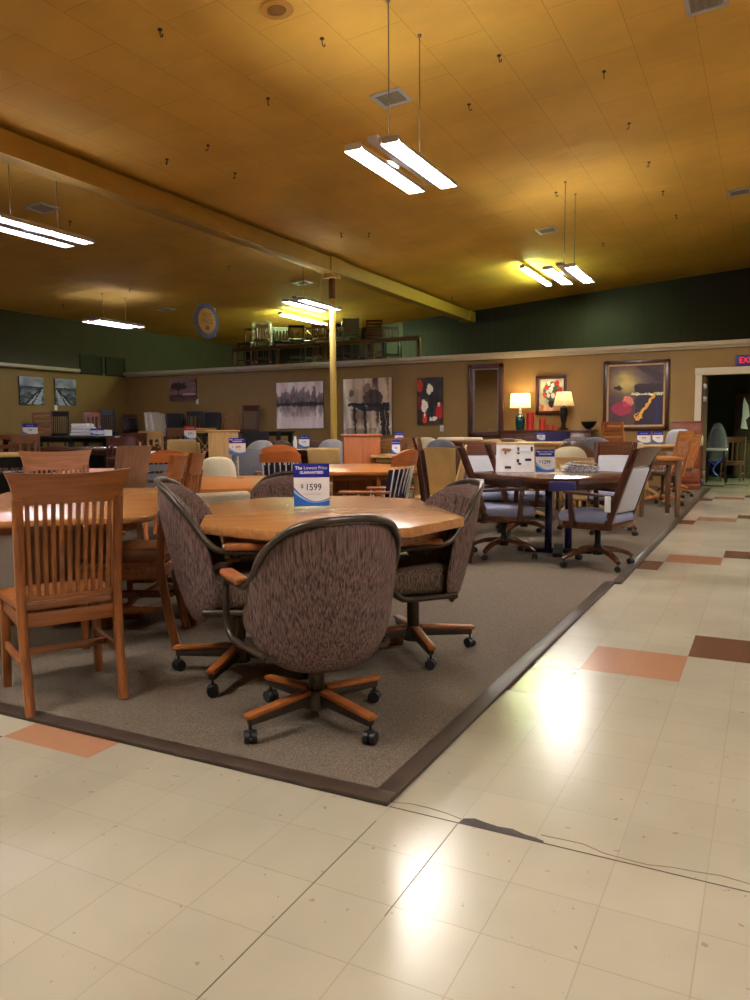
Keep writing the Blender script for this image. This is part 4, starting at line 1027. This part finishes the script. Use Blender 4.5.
# -- second rank
t3 = table((-3.35, 3.25), R(38), clipped(1.15, 1.7, .22), 'honey', None, .75, .034, 'pedestal'); tag(t3, 'honey oak table with a price card on a clear stem, behind the $1599 table', 'table')
p = onz(238, 478, .755); price_sign((p.x, p.y, .752), face_cam(p), '899', 'blue and white price card raised on a clear stem', .15, .15, stand=.2, detail=True)
t5 = table((-3.45, 5.7), R(30), clipped(1.35, 1.9, .38), 'honey', None, .76, .04, 'slab'); tag(t5, 'honey oak clipped table before the upright orange panel', 'table')
mid('side:brown:tallslab', 100, 446, 6.2, 58, 'brown chair with a tall solid plank back behind the left table')
mid('side:orange:bands:midgrey:midgrey', 160, 453, 8.3, 8, 'orange wood chair with grey padded bands across its back')
mid('barrel:cream', 212, 456, 8.9, 14, 'cream fabric barrel chair behind the honey oak table', None, CZ)
mid('side:brown:cushrail:cream:cream', 200, 500, 5.2, 20, 'cream seated chair tucked at the honey oak table', None, CZ, H=.78)
mid('bucket:midgrey', 251, 449, 10.3, 0, 'grey bucket chair with white rim behind the stemmed price card')
mid('side:orange:spindle:navy:navy:aw', 280, 450, 8.5, 0, 'orange topped captain chair with white spindles left of the $1599 card', 'orange and white captain chairs')
mid('side:orange:spindle:navy:navy:aw', 277, 445, 9.9, 5, 'orange topped captain chair directly behind the nearer captain chair', 'orange and white captain chairs')
mid('side:orange:spindle:navy:navy:aw', 374, 450, 6.6, 62, 'captain chair with navy back and white spindles facing left past the $1599 card', 'orange and white captain chairs')
mid('side:orange:spindle:navy:navy:aw', 300, 453, 10.9, 95, 'orange captain chair turned side on behind the honey clipped table', 'orange and white captain chairs')
mid('slat:walnut', 449, 438, 6.9, 266, 'dark slat back chair seen edge on beside the navy captain chair')
mid('side:brown:parsons:tan:tan', 438, 447, 8.6, -8, 'tan leather parsons chair between the navy chair and dark table')
mid('side:light:hoop', 438, 444, 8.3, 80, 'pale bentwood hoop chair edge on behind the tan leather chair')
# -- left side ranks
mid('side:black:pad:blackleather:blackleather', 8, 456, 6.6, 8, 'black upholstered chair at the left edge behind the oak table')
bm = B(); box(bm, (0, 0, .03), (.75, .4, .05), bev=.022, seg=3); p = atd(14, 452, 8.6); o = obj('tan_cushion', bm, M['tan']); 
ta = table((p.x, p.y), R(10), rounded(.9, .6, .1), 'brown', None, p.z-.06, .035, 'legs', name='side_table', legx=.36, legy=.22); tag(ta, 'brown table at the left edge under the tan cushion', 'table'); o.location = (p.x, p.y, p.z-.06); o.rotation_euler = (0, 0, R(25)); tag(o, 'flat tan cushion lying on the brown table at the left edge', 'cushion')
mid('side:brown:flat', 23, 434, 12.5, 5, 'brown flat rail chair at the far left below the ladder back', 'brown chairs at the long dark table')
mid('side:red:ladder', 3, 433, 12.8, 0, 'cherry ladder back chair cut by the left edge of view')
p = atd(92, 447, 12.8); tb = table((p.x, p.y), R(10), rounded(2.1, .95, .1), 'walnut', 'greytop' if False else None, p.z, .06, 'legs', legx=.9, legy=.35); tag(tb, 'long dark counter height table across the left middle', 'table')
p = atd(55, 435, 14.8); tc_ = table((p.x, p.y), R(0), rounded(2.2, 1.0, .1), 'black', None, p.z-.02, .05, 'legs', legx=.9, legy=.4); tag(tc_, 'black table behind the long dark one, carrying the white cushions', 'table')
zt = p.z-.02
for k in range(4):
    q = atd(83, 433, 14.8); bm = B(); box(bm, (0, 0, 0), (.36-.02*(k % 2), .34, .058), bev=.027, seg=3); o = obj('seat_cushion', bm, M['paper']); o.location = (q.x+.01*(k % 3), q.y, zt+.03+.058*k); o.rotation_euler = (0, 0, .2+.1*k)
    tag(o, ('lowest', 'second from lowest', 'second from top', 'topmost')[k] + ' white seat cushion of the stack on the black table', 'cushion', 'stacked white seat cushions')
def card(px, py, d, price, label, w=.2, h=.24, rel=0.0, z=None, det=False):
    p = atd(px, py, d); z = p.z-h-.018 if z is None else z
    return price_sign((p.x, p.y, z), face_cam(p, rel), price, label, w, h, detail=det)
card(30, 426, 14.6, '499', 'blue topped price card at the left on the black table', .26, .22, z=zt+.001)
card(97, 427, 14.6, '399', 'blue topped price card right of the white cushion stack', .24, .12, z=zt+.001)
p = atd(118, 436, 15.2); td = table((p.x, p.y), R(0), rounded(1.3, .9, .1), 'walnut', None, p.z-.03, .04, 'legs', legx=.5, legy=.35); tag(td, 'walnut table in front of the room corner holding papers', 'table')
bm = B(); box(bm, (0, 0, .012), (.7, .3, .024), bev=.003); box(bm, (-.33, 0, .08), (.16, .2, .14), bev=.01); o = obj('paper_pile', bm, M['paper']); o.location = (p.x, p.y, p.z-.029); tag(o, 'white papers and small white box on the walnut corner table', 'papers')
mid('side:walnut:flat', 132, 433, 13.4, 4, 'dark flat rail chair before the room corner')
mid('side:light:flat', 152, 431, 14.4, -4, 'pale wood chair just right of the room corner')
mid('side:brown:flat', 176, 428, 15.0, 5, 'brown flat rail chair under the black leather chairs')
mid('side:light:cross', 202, 428, 15.2, 10, 'pale cross back chair left of the maple cabinet')
p = atd(153, 449, 10.9); te = table((p.x, p.y), R(25), rounded(1.1, .8, .1), 'walnut', None, .84, .04, 'pedestal'); tag(te, 'round cornered walnut table under the tan padded chairs', 'table')
bm = B(); lathe(bm, [(.04, 0), (.1, .03), (.12, .08), (.06, .12), (.02, .13)], n=14); o = obj('white_napkin', bm, M['paper']); o.location = (p.x, p.y, .781); tag(o, 'crumpled white napkin on the walnut table', 'napkin')
mid('side:brown:cushrail:tan:tan', 178, 439, 12.6, 10, 'tan padded chair with wide cushion back, nearer pair left', 'tan padded chairs')
mid('side:brown:cushrail:tan:tan', 192, 442, 13.3, -18, 'tan padded chair with wide cushion back just right of its twin', 'tan padded chairs')
p = atd(103, 455, 8.9); tf = table((p.x, p.y), R(32), rounded(.95, 1.25, .1), 'orange', None, .74, .034, 'pedestal'); tag(tf, 'orange oak table with a bright glare, left of the plank back chair', 'table')
card(62, 473, 4.9, '', 'white paper slip hanging behind the far slatted chair', .07, .09) if False else None
mid('side:orange:spoon', 176, 450, 9.0, -15, 'orange rail chair hidden behind the two edge on slat chairs')
card(190, 426, 14.6, '$99', 'white price card with red top beside the pale cross back chair', .22, .26)
for o_ in [o for o in bpy.data.objects if o.name.startswith('price_sign')][-1:]:
    for ch in o_.children_recursive:
        if ch.name.startswith('header_band'): ch.data = ch.data.copy(); ch.data.materials[0] = M['redpaint']; ch['label'] = 'red header band'
card(106, 460, 8.6, '', 'x') if False else None
# upright cabinets
def cabinet(px, top, d, w, wd, label, rel=0, lip=.03, depth=.4, name='end_cabinet', drawers=0, h0=0.0):
    p = atd(px, top, d); r_ = ray(px, 440); base = math.atan2(-r_.x, r_.y)+R(rel); t = empty(name, (p.x, p.y, CZ), base); H = p.z-CZ; tag(t, label, 'cabinet')
    bm = B(); box(bm, (0, 0, (H-.03)/2), (w, depth, H-.03), bev=.006); bd = obj('body', bm, M[wd], t)
    bm = B(); box(bm, (0, 0, H-.016), (w+lip*2, depth+lip*2, .032), bev=.01); obj('top', bm, M[wd+'_x'], t)
    bm = B(); box(bm, (0, 0, .05), (w+.02, depth+.02, .1), bev=.006); obj('plinth', bm, M[wd+'_x'], t)
    for i in range(drawers):
        hh = (H-.2)/drawers; bm = B(); box(bm, (0, -depth/2-.008, .13+hh*(i+.5)), (w-.06, .016, hh-.03), bev=.005); dr = obj('drawer', bm, M[wd+'_x'], t)
        for s in (-1, 1): bm = B(); lathe(bm, [(.008, 0), (.016, .014), (.01, .026)], (s*w*.25, -depth/2-.016, .13+hh*(i+.5)), 10, (PI/2, 0, 0)); obj('knob', bm, M['bronze'], dr)
    return t
cabinet(223, 430, 12.0, .45, 'light', 'pale maple upright cabinet behind the stemmed price card')
cabinet(361, 434, 10.7, .5, 'orange', 'orange oak upright cabinet with overhanging top, centre of view', 4, .025)
cabinet(687, 421, 14.85, .52, 'red', 'cherry chest of drawers against the wall beside the doorway', 0, .015, .4, 'chest_of_drawers', 4)
p = atd(218, 457, 11.1); tg = table((p.x, p.y), R(30), rounded(.8, .9, .12), 'light', None, .77, .034, 'legs', legx=.4, legy=.4); tag(tg, 'pale maple table in front of the maple cabinet', 'table')
# -- middle ranks
mid('side:walnut:parsons:darkgrey:darkgrey', 256, 431, 14.6, 0, 'charcoal parsons chair behind the grey bucket chair')
mid('barrel:grey', 258, 440, 12.6, 15, 'pale grey tub chair just above the grey bucket chair')
mid('barrel:brownleather', 279, 440, 13.4, 5, 'brown leather tub chair left of the small dark table', 'brown leather tub chairs')
mid('barrel:midgrey', 284, 446, 11.6, 0, 'mid grey tub chair in front of the brown leather tub')
p = atd(306, 449, 12.3); th_ = table((p.x, p.y), R(15), [( .5*math.cos(a), .5*math.sin(a)) for a in [2*PI*i/28 for i in range(28)]], 'walnut', None, p.z, .03, 'pedestal', name='round_table'); tag(th_, 'small round dark table holding a blue price card', 'table')
card(304, 436, 12.4, '599', 'blue topped price card on the small round dark table', .17, .2, z=p.z+.001)
bm = B(); lathe(bm, [(.03, 0), (.035, .1), (.03, .14), (.02, .16), (.02, .2)], n=12); q = atd(295, 440, 12.5); o = obj('white_bottle', bm, M['paper']); o.location = (q.x, q.y, p.z+.001); tag(o, 'small white bottle left of the card on the round dark table', 'bottle')
mid('barrel:brownleather', 317, 440, 13.8, -8, 'brown leather tub chair right of the small dark table', 'brown leather tub chairs')
mid('barrel:grey', 333, 439, 12.8, -5, 'pale grey tub chair beside the yellow column')
mid('side:light:cushrail:tan:tan', 331, 447, 10.6, -20, 'tan padded chair left of the orange cabinet')
p = atd(272, 431, 15.7); tj = table((p.x, p.y), 0, rounded(.75, .6, .04), 'black', None, p.z, .04, 'legs', legx=.3, legy=.22, name='console_table'); tag(tj, 'small black console table below the skyline canvas', 'table')
mid('side:brown:spoon', 384, 439, 11.2, 20, 'brown spoon rail chair right of the orange cabinet')
mid('side:brown:spoon', 407, 438, 11.4, -12, 'brown spoon rail chair behind the navy captain chair', 'brown spoon rail chairs')
card(399, 432, 11.6, '699', 'price card on the far table below the piano canvas', .13, .16)
card(396, 440, 10.3, '56', 'narrow price card behind the navy captain chair', .11, .19)
p = atd(402, 452, 10.6); tk = table((p.x, p.y), R(20), rounded(.8, .8, .12), 'light', None, .85, .034, 'pedestal'); tag(tk, 'pale table under the narrow price card', 'table')
mid('barrel:cream', 426, 437, 12.8, 0, 'cream tub chair below the wine bottle canvas', 'cream tub chairs')
mid('barrel:midgrey', 441, 439, 11.6, 0, 'grey arched tub chair above the tan leather chair')
mid('side:light:cushrail:cream:cream', 449, 437, 13.6, 5, 'cream padded chair left of the mirror foot', 'cream padded chairs')
mid('side:light:cushrail:cream:cream', 471, 437, 13.8, -5, 'cream padded chair under the left edge of the mirror', 'cream padded chairs')
p = atd(478, 440, 12.9); tl = table((p.x, p.y), R(20), rounded(1.0, .8, .12), 'brown', None, p.z, .05, 'pedestal'); tag(tl, 'brown table below the tall mirror', 'table')
mid('barrel:tan', 490, 439, 11.5, 8, 'tan tub chair behind the catalogue, left one', 'tan tub chairs by the mirror')
mid('barrel:brownleather', 507, 438, 11.8, 0, 'brown leather tub chair above the open catalogue')
mid('barrel:tan', 519, 439, 12.3, -8, 'tan tub chair in front of the sideboard', 'tan tub chairs by the mirror')
p = atd(532, 442, 11.3); tm = table((p.x, p.y), R(15), rounded(1.0, .75, .12), 'light', None, p.z, .04, 'pedestal'); tag(tm, 'pale table in front of the sideboard', 'table')
card(541, 432, 12.2, '899', 'price card in front of the sideboard below the red candles', .13, .14)
mid('side:walnut:panel:navy', 556, 432, 12.6, 0, 'dark blue painted panel back chair before the sideboard')
for ch in PROTO['side:walnut:panel:navy'].children:
    if ch.name.startswith('back_panel'): ch.data.materials[0] = M['navypaint_reflect']
mid('barrel:cream', 566, 446, 9.6, 10, 'cream tub chair behind the price card on the dark table', 'cream tub chairs')
mid('barrel:brownleather', 578, 441, 10.4, -12, 'brown leather tub chair left of the white padded walnut chair')
mid('barrel:midgrey', 573, 438, 11.7, 0, 'grey tub chair before the urn lamp')
mid('barrel:midgrey', 598, 437, 11.6, -8, 'grey tub chair right of the urn lamp')
mid('barrel:brownleather', 464, 447, 10.0, 6, 'brown leather tub chair right of the tan leather parsons chair')
mid('side:walnut:flat', 119, 437, 11.5, 8, 'dark flat rail chair at the end of the long dark table')
mid('side:brown:spoon', 545, 446, 11.0, 4, 'brown spoon rail chair just behind the dark table cards')
# -- right ranks
st = mid('stool:orange:ladder', 622, 421, 12.2, -38, 'tall orange wood ladder back bar stool turned right', None)
p = atd(645, 445, 12.3); tn = table((p.x, p.y), R(20), rounded(1.0, .8, .12), 'light', None, p.z, .04, 'pedestal'); tag(tn, 'pale oak table holding two blue price cards at the right', 'table')
card(644, 432, 12.25, '999', 'left blue price card of the pair on the pale oak table', .2, .2, z=p.z+.001)
card(658, 431, 12.4, '799', 'right blue price card of the pair on the pale oak table', .16, .2, z=p.z+.001)
mid('side:light:cushrail:cream:cream', 624, 442, 10.8, 5, 'cream padded chair under the pair of blue cards')
mid('side:honey:roundpad:grey:grey:c', 675, 429, 14.0, 12, 'honey caster chair with pale octagonal back pad')
mid('side:honey:slat:brownleather::ac', 664, 431, 11.6, 62, 'honey oak caster armchair facing left near the doorway', 'honey oak caster armchairs')
mid('side:honey:slat:brownleather::ac', 676, 434, 13.1, 70, 'honey oak caster armchair behind the other near the doorway', 'honey oak caster armchairs')
p = atd(656, 451, 10.4); to = table((p.x, p.y), R(20), rounded(.62, .7, .15), 'brown', 'honey_x', .80, .04, 'legs', legx=.23, legy=.26); tag(to, 'honey topped table between the white padded chair and caster armchairs', 'table')
bm = B(); lathe(bm, [(.05, -.2), (.09, -.19), (.095, 0), (.09, .19), (.05, .2)], n=16, rot=(0, PI/2, 0)); q = atd(690, 441, 13.6); o = obj('rolled_cushion', bm, M['cream'])
o.parent = None; o.location = (q.x, q.y+.25, q.z); tag(o, 'cream rolled cushion lying over the rear caster armchair', 'cushion')
# pale swivel chair bases behind the dark table
mid('side:light:pad:tan:tan:c', 528, 470, 9.9, 20, 'tan caster chair glimpsed under the dark table, left one', 'tan caster chairs behind the dark table', H=.95)
mid('side:light:pad:tan:tan:c', 585, 470, 9.0, -20, 'tan caster chair glimpsed under the dark table, right one', 'tan caster chairs behind the dark table', H=.85)

# ------------------------------------------------------------------ display platform with chairs along the left and back walls
PZ = .72
def riser(name, x0, x1, y0, y1, label):
    t = empty(name, ((x0+x1)/2, (y0+y1)/2, 0)); tag(t, label, 'platform')
    bm = B(); box(bm, (0, 0, PZ/2-.02), (x1-x0-.04, y1-y0-.04, PZ-.04)); obj('body', bm, M['black'], t)
    bm = B(); box(bm, (0, 0, PZ-.02), (x1-x0, y1-y0, .04), bev=.006); obj('top', bm, M['brown_x'], t); return t
riser('display_platform', XL+.02, XL+1.0, 9.6, 14.45, 'low platform along the left wall under the displayed chairs')
riser('display_platform', XL+1.02, -10.6, 13.5, 14.45, 'low platform along the back wall under the displayed chairs')
def shown(key, px, top, rel, label, wall='L', group='chairs displayed on the wall platform'):
    p = onX(px, top, XL+.62) if wall == 'L' else onY(px, top, 14.0)
    d = (p-CAM).dot(FW); return mid(key, px, top, d, rel, label, group, PZ, lim=(.8, 1.25))
shown('side:red:ladder', 40, 411, 172, 'brown ladder back chair displayed under the left pier canvas')
shown('side:black:slat', 57, 411, 168, 'black slat back chair displayed under the right pier canvas')
shown('side:red:flat', 91, 412, 176, 'reddish brown chair displayed near the white cushions')
shown('side:black:slat', 107, 410, 184, 'black arched slat chair displayed just left of the corner')
shown('side:walnut:pad:blackleather:blackleather', 133, 414, 200, 'black leather padded chair displayed in the room corner')
shown('side:white:parsons:cream:cream', 157, 412, 205, 'pale high back chair displayed right of the corner, left of two', 'B')
shown('side:white:parsons:cream:cream', 164, 413, 215, 'pale high back chair displayed right of the corner, right of two', 'B')
shown('side:black:parsons:blackleather:blackleather', 176, 413, 185, 'black leather chair displayed under the tree canvas', 'B')
shown('side:black:flat', 195, 411, 180, 'black flat rail chair displayed between the leather ones', 'B')
shown('side:black:parsons:blackleather:blackleather', 212, 412, 180, 'black leather chair displayed left of the hoop back', 'B')
shown('side:honey:hoop', 229, 411, 175, 'honey oak hoop back chair displayed by the wall', 'B')
shown('side:walnut:slat', 248, 405, 165, 'tall walnut slat chair displayed nearest the skyline canvas', 'B')

# ------------------------------------------------------------------ mezzanine with rail and stored stools
t = empty('mezzanine_rail', (-9.4, 14.9, 2.74)); tag(t, 'dark brown wooden guard rail on the mezzanine edge', 'railing')
M['railwood'] = wood('rail_wood', (92, 58, 30), 'x', .5)
bm = B(); box(bm, (0, 0, .62), (5.5, .05, .1), bev=.006); obj('top_rail', bm, M['railwood'], t)
for x in (-2.72, -1.3, .1, 1.5, 2.72): bm = B(); box(bm, (x, 0, .3), (.09, .07, .6), bev=.006); obj('post', bm, M['railwood'], t)
def store(key, px, top, Y, rel, label):
    p = onY(px, top, Y); d = (p-CAM).dot(FW); return mid(key, px, top, d, rel, label, 'stools stored on the mezzanine', 2.745, 'stool', lim=(.75, 1.35))
store('stool:walnut:cross', 247, 327, 15.8, 150, 'dark stool at the left end of the mezzanine row')
store('stool:walnut:flat::w:w', 262, 323, 15.5, 170, 'plastic wrapped stool second from the mezzanine left end')
store('stool:black:flat', 281, 326, 15.8, 185, 'black stool with flat rail beside the wrapped one')
store('stool:black:cross', 296, 324, 15.4, 180, 'black cross back stool under the glowing tube light')
store('stool:walnut:cross', 309, 326, 15.9, 160, 'walnut cross back stool right of the black one')
store('stool:red:flat', 322, 323, 15.6, 200, 'reddish stool just left of the yellow column')
store('stool:black:flat:grey', 341, 322, 15.8, 175, 'stool with pale seat just right of the yellow column')
store('stool:walnut:panel::w:w', 351, 317, 15.5, 180, 'plastic wrapped panel back stool on the mezzanine')
store('stool:walnut:ladder', 374, 318, 15.3, 178, 'broad dark ladder back stool on the mezzanine')
store('stool:black:flat::w:w', 392, 325, 15.6, 190, 'wrapped pale stool at the right end of the mezzanine row')
store('stool:black:panel', 363, 326, 16.5, 170, 'black panel stool behind the ladder back on the mezzanine')
store('stool:black:flat', 270, 329, 16.6, 170, 'black stool in the rear row at the mezzanine left')
store('stool:walnut:flat', 331, 328, 16.6, 180, 'walnut stool in the rear row near the column')

# hanging round sign
p = atd(206, 321, 13.2); t = empty('hanging_round_sign', p, face_cam(p, R(48))); tag(t, 'round blue and gold sign hanging from the ceiling', 'sign')
M['signyellow'] = plain('sign_gold', (196, 156, 62), .5); M['signtan'] = plain('sign_tan', (176, 130, 60), .5)
bm = B(); box(bm, (.02, 0, 0), (.46, .008, .5), bev=.002); obj('backing_card', bm, M['signtan'], t)
bm = B(); cyl(bm, (0, -.01, 0), .3, .012, 40, (PI/2, 0, 0)); dk = obj('blue_disc', bm, plain('sign_ring_blue', (66, 84, 168), .4), t)
bm = B(); cyl(bm, (0, -.02, 0), .215, .012, 40, (PI/2, 0, 0)); obj('gold_disc', bm, M['signyellow'], dk)
M['signink'] = plain('sign_brown_ink', (140, 100, 50), .5)
text('BEST', .11, M['signink'], dk, (0, -.0275, .09)); text('PRICE', .11, M['signink'], dk, (0, -.0275, -.01)); text('28', .09, M['blue'], dk, (0, -.0275, -.12), bold=.003)
bm = B()
for s in (-1, 1): tube(bm, [(s*.15, 0, .24), (s*.15, 0, ceil_z(p.x)-p.z)], .001, 5)
obj('hanging_wire', bm, M['cord'], t)
# things inside the store room
mid('side:brown:flat', 733, 441, 17.2, 170, 'grey brown slat chair standing inside the store room', None, 0.0, H=.98)
t = empty('wrapped_stool', (-.2, 16.2, 0)); tag(t, 'stool wrapped in clear plastic with blue tape inside the doorway', 'stool')
bm = B()
for sx in (-1, 1):
    for sy in (-1, 1): bar(bm, (sx*.2, sy*.2, 0), (sx*.14, sy*.14, .7), .03, .03)
obj('frame', bm, M['black'], t); bm = B(); box(bm, (0, 0, .72), (.42, .4, .05), bev=.015); obj('seat', bm, M['white'], t)
bm = B(); pillow(bm, .15, .75, 1.2, lambda x, z: .15, .08, 3, .1, 5, 20); obj('backrest', bm, M['darkgrey'], t)
bm = B(); pillow(bm, .2, .45, 1.3, lambda x, z: -.0, .36, 2.4, .25, 6, 20); obj('plastic_wrap', bm, M['wrap'], t)
bm = B(); tube(bm, spline([(-.15, -.28, .5), (0, -.3, .4), (.1, -.27, .55), (-.05, -.28, .3), (.05, -.28, .15)], 4), .014, 6); obj('blue_tape', bm, M['plastic_blue'], t)
for L_ in LOG:
    if not .85 < L_[0] < 1.2: print('SCALE', L_)

# ------------------------------------------------------------------ world and view
w = bpy.data.worlds.new('world'); SC.world = w; w.use_nodes = True
w.node_tree.nodes['Background'].inputs[0].default_value = (.02, .02, .02, 1); w.node_tree.nodes['Background'].inputs[1].default_value = .5
SC.view_settings.view_transform = 'Standard'; SC.view_settings.look = 'None'; SC.view_settings.gamma = 1; SC.view_settings.use_curve_mapping = False
SC.view_settings.exposure = 1.34
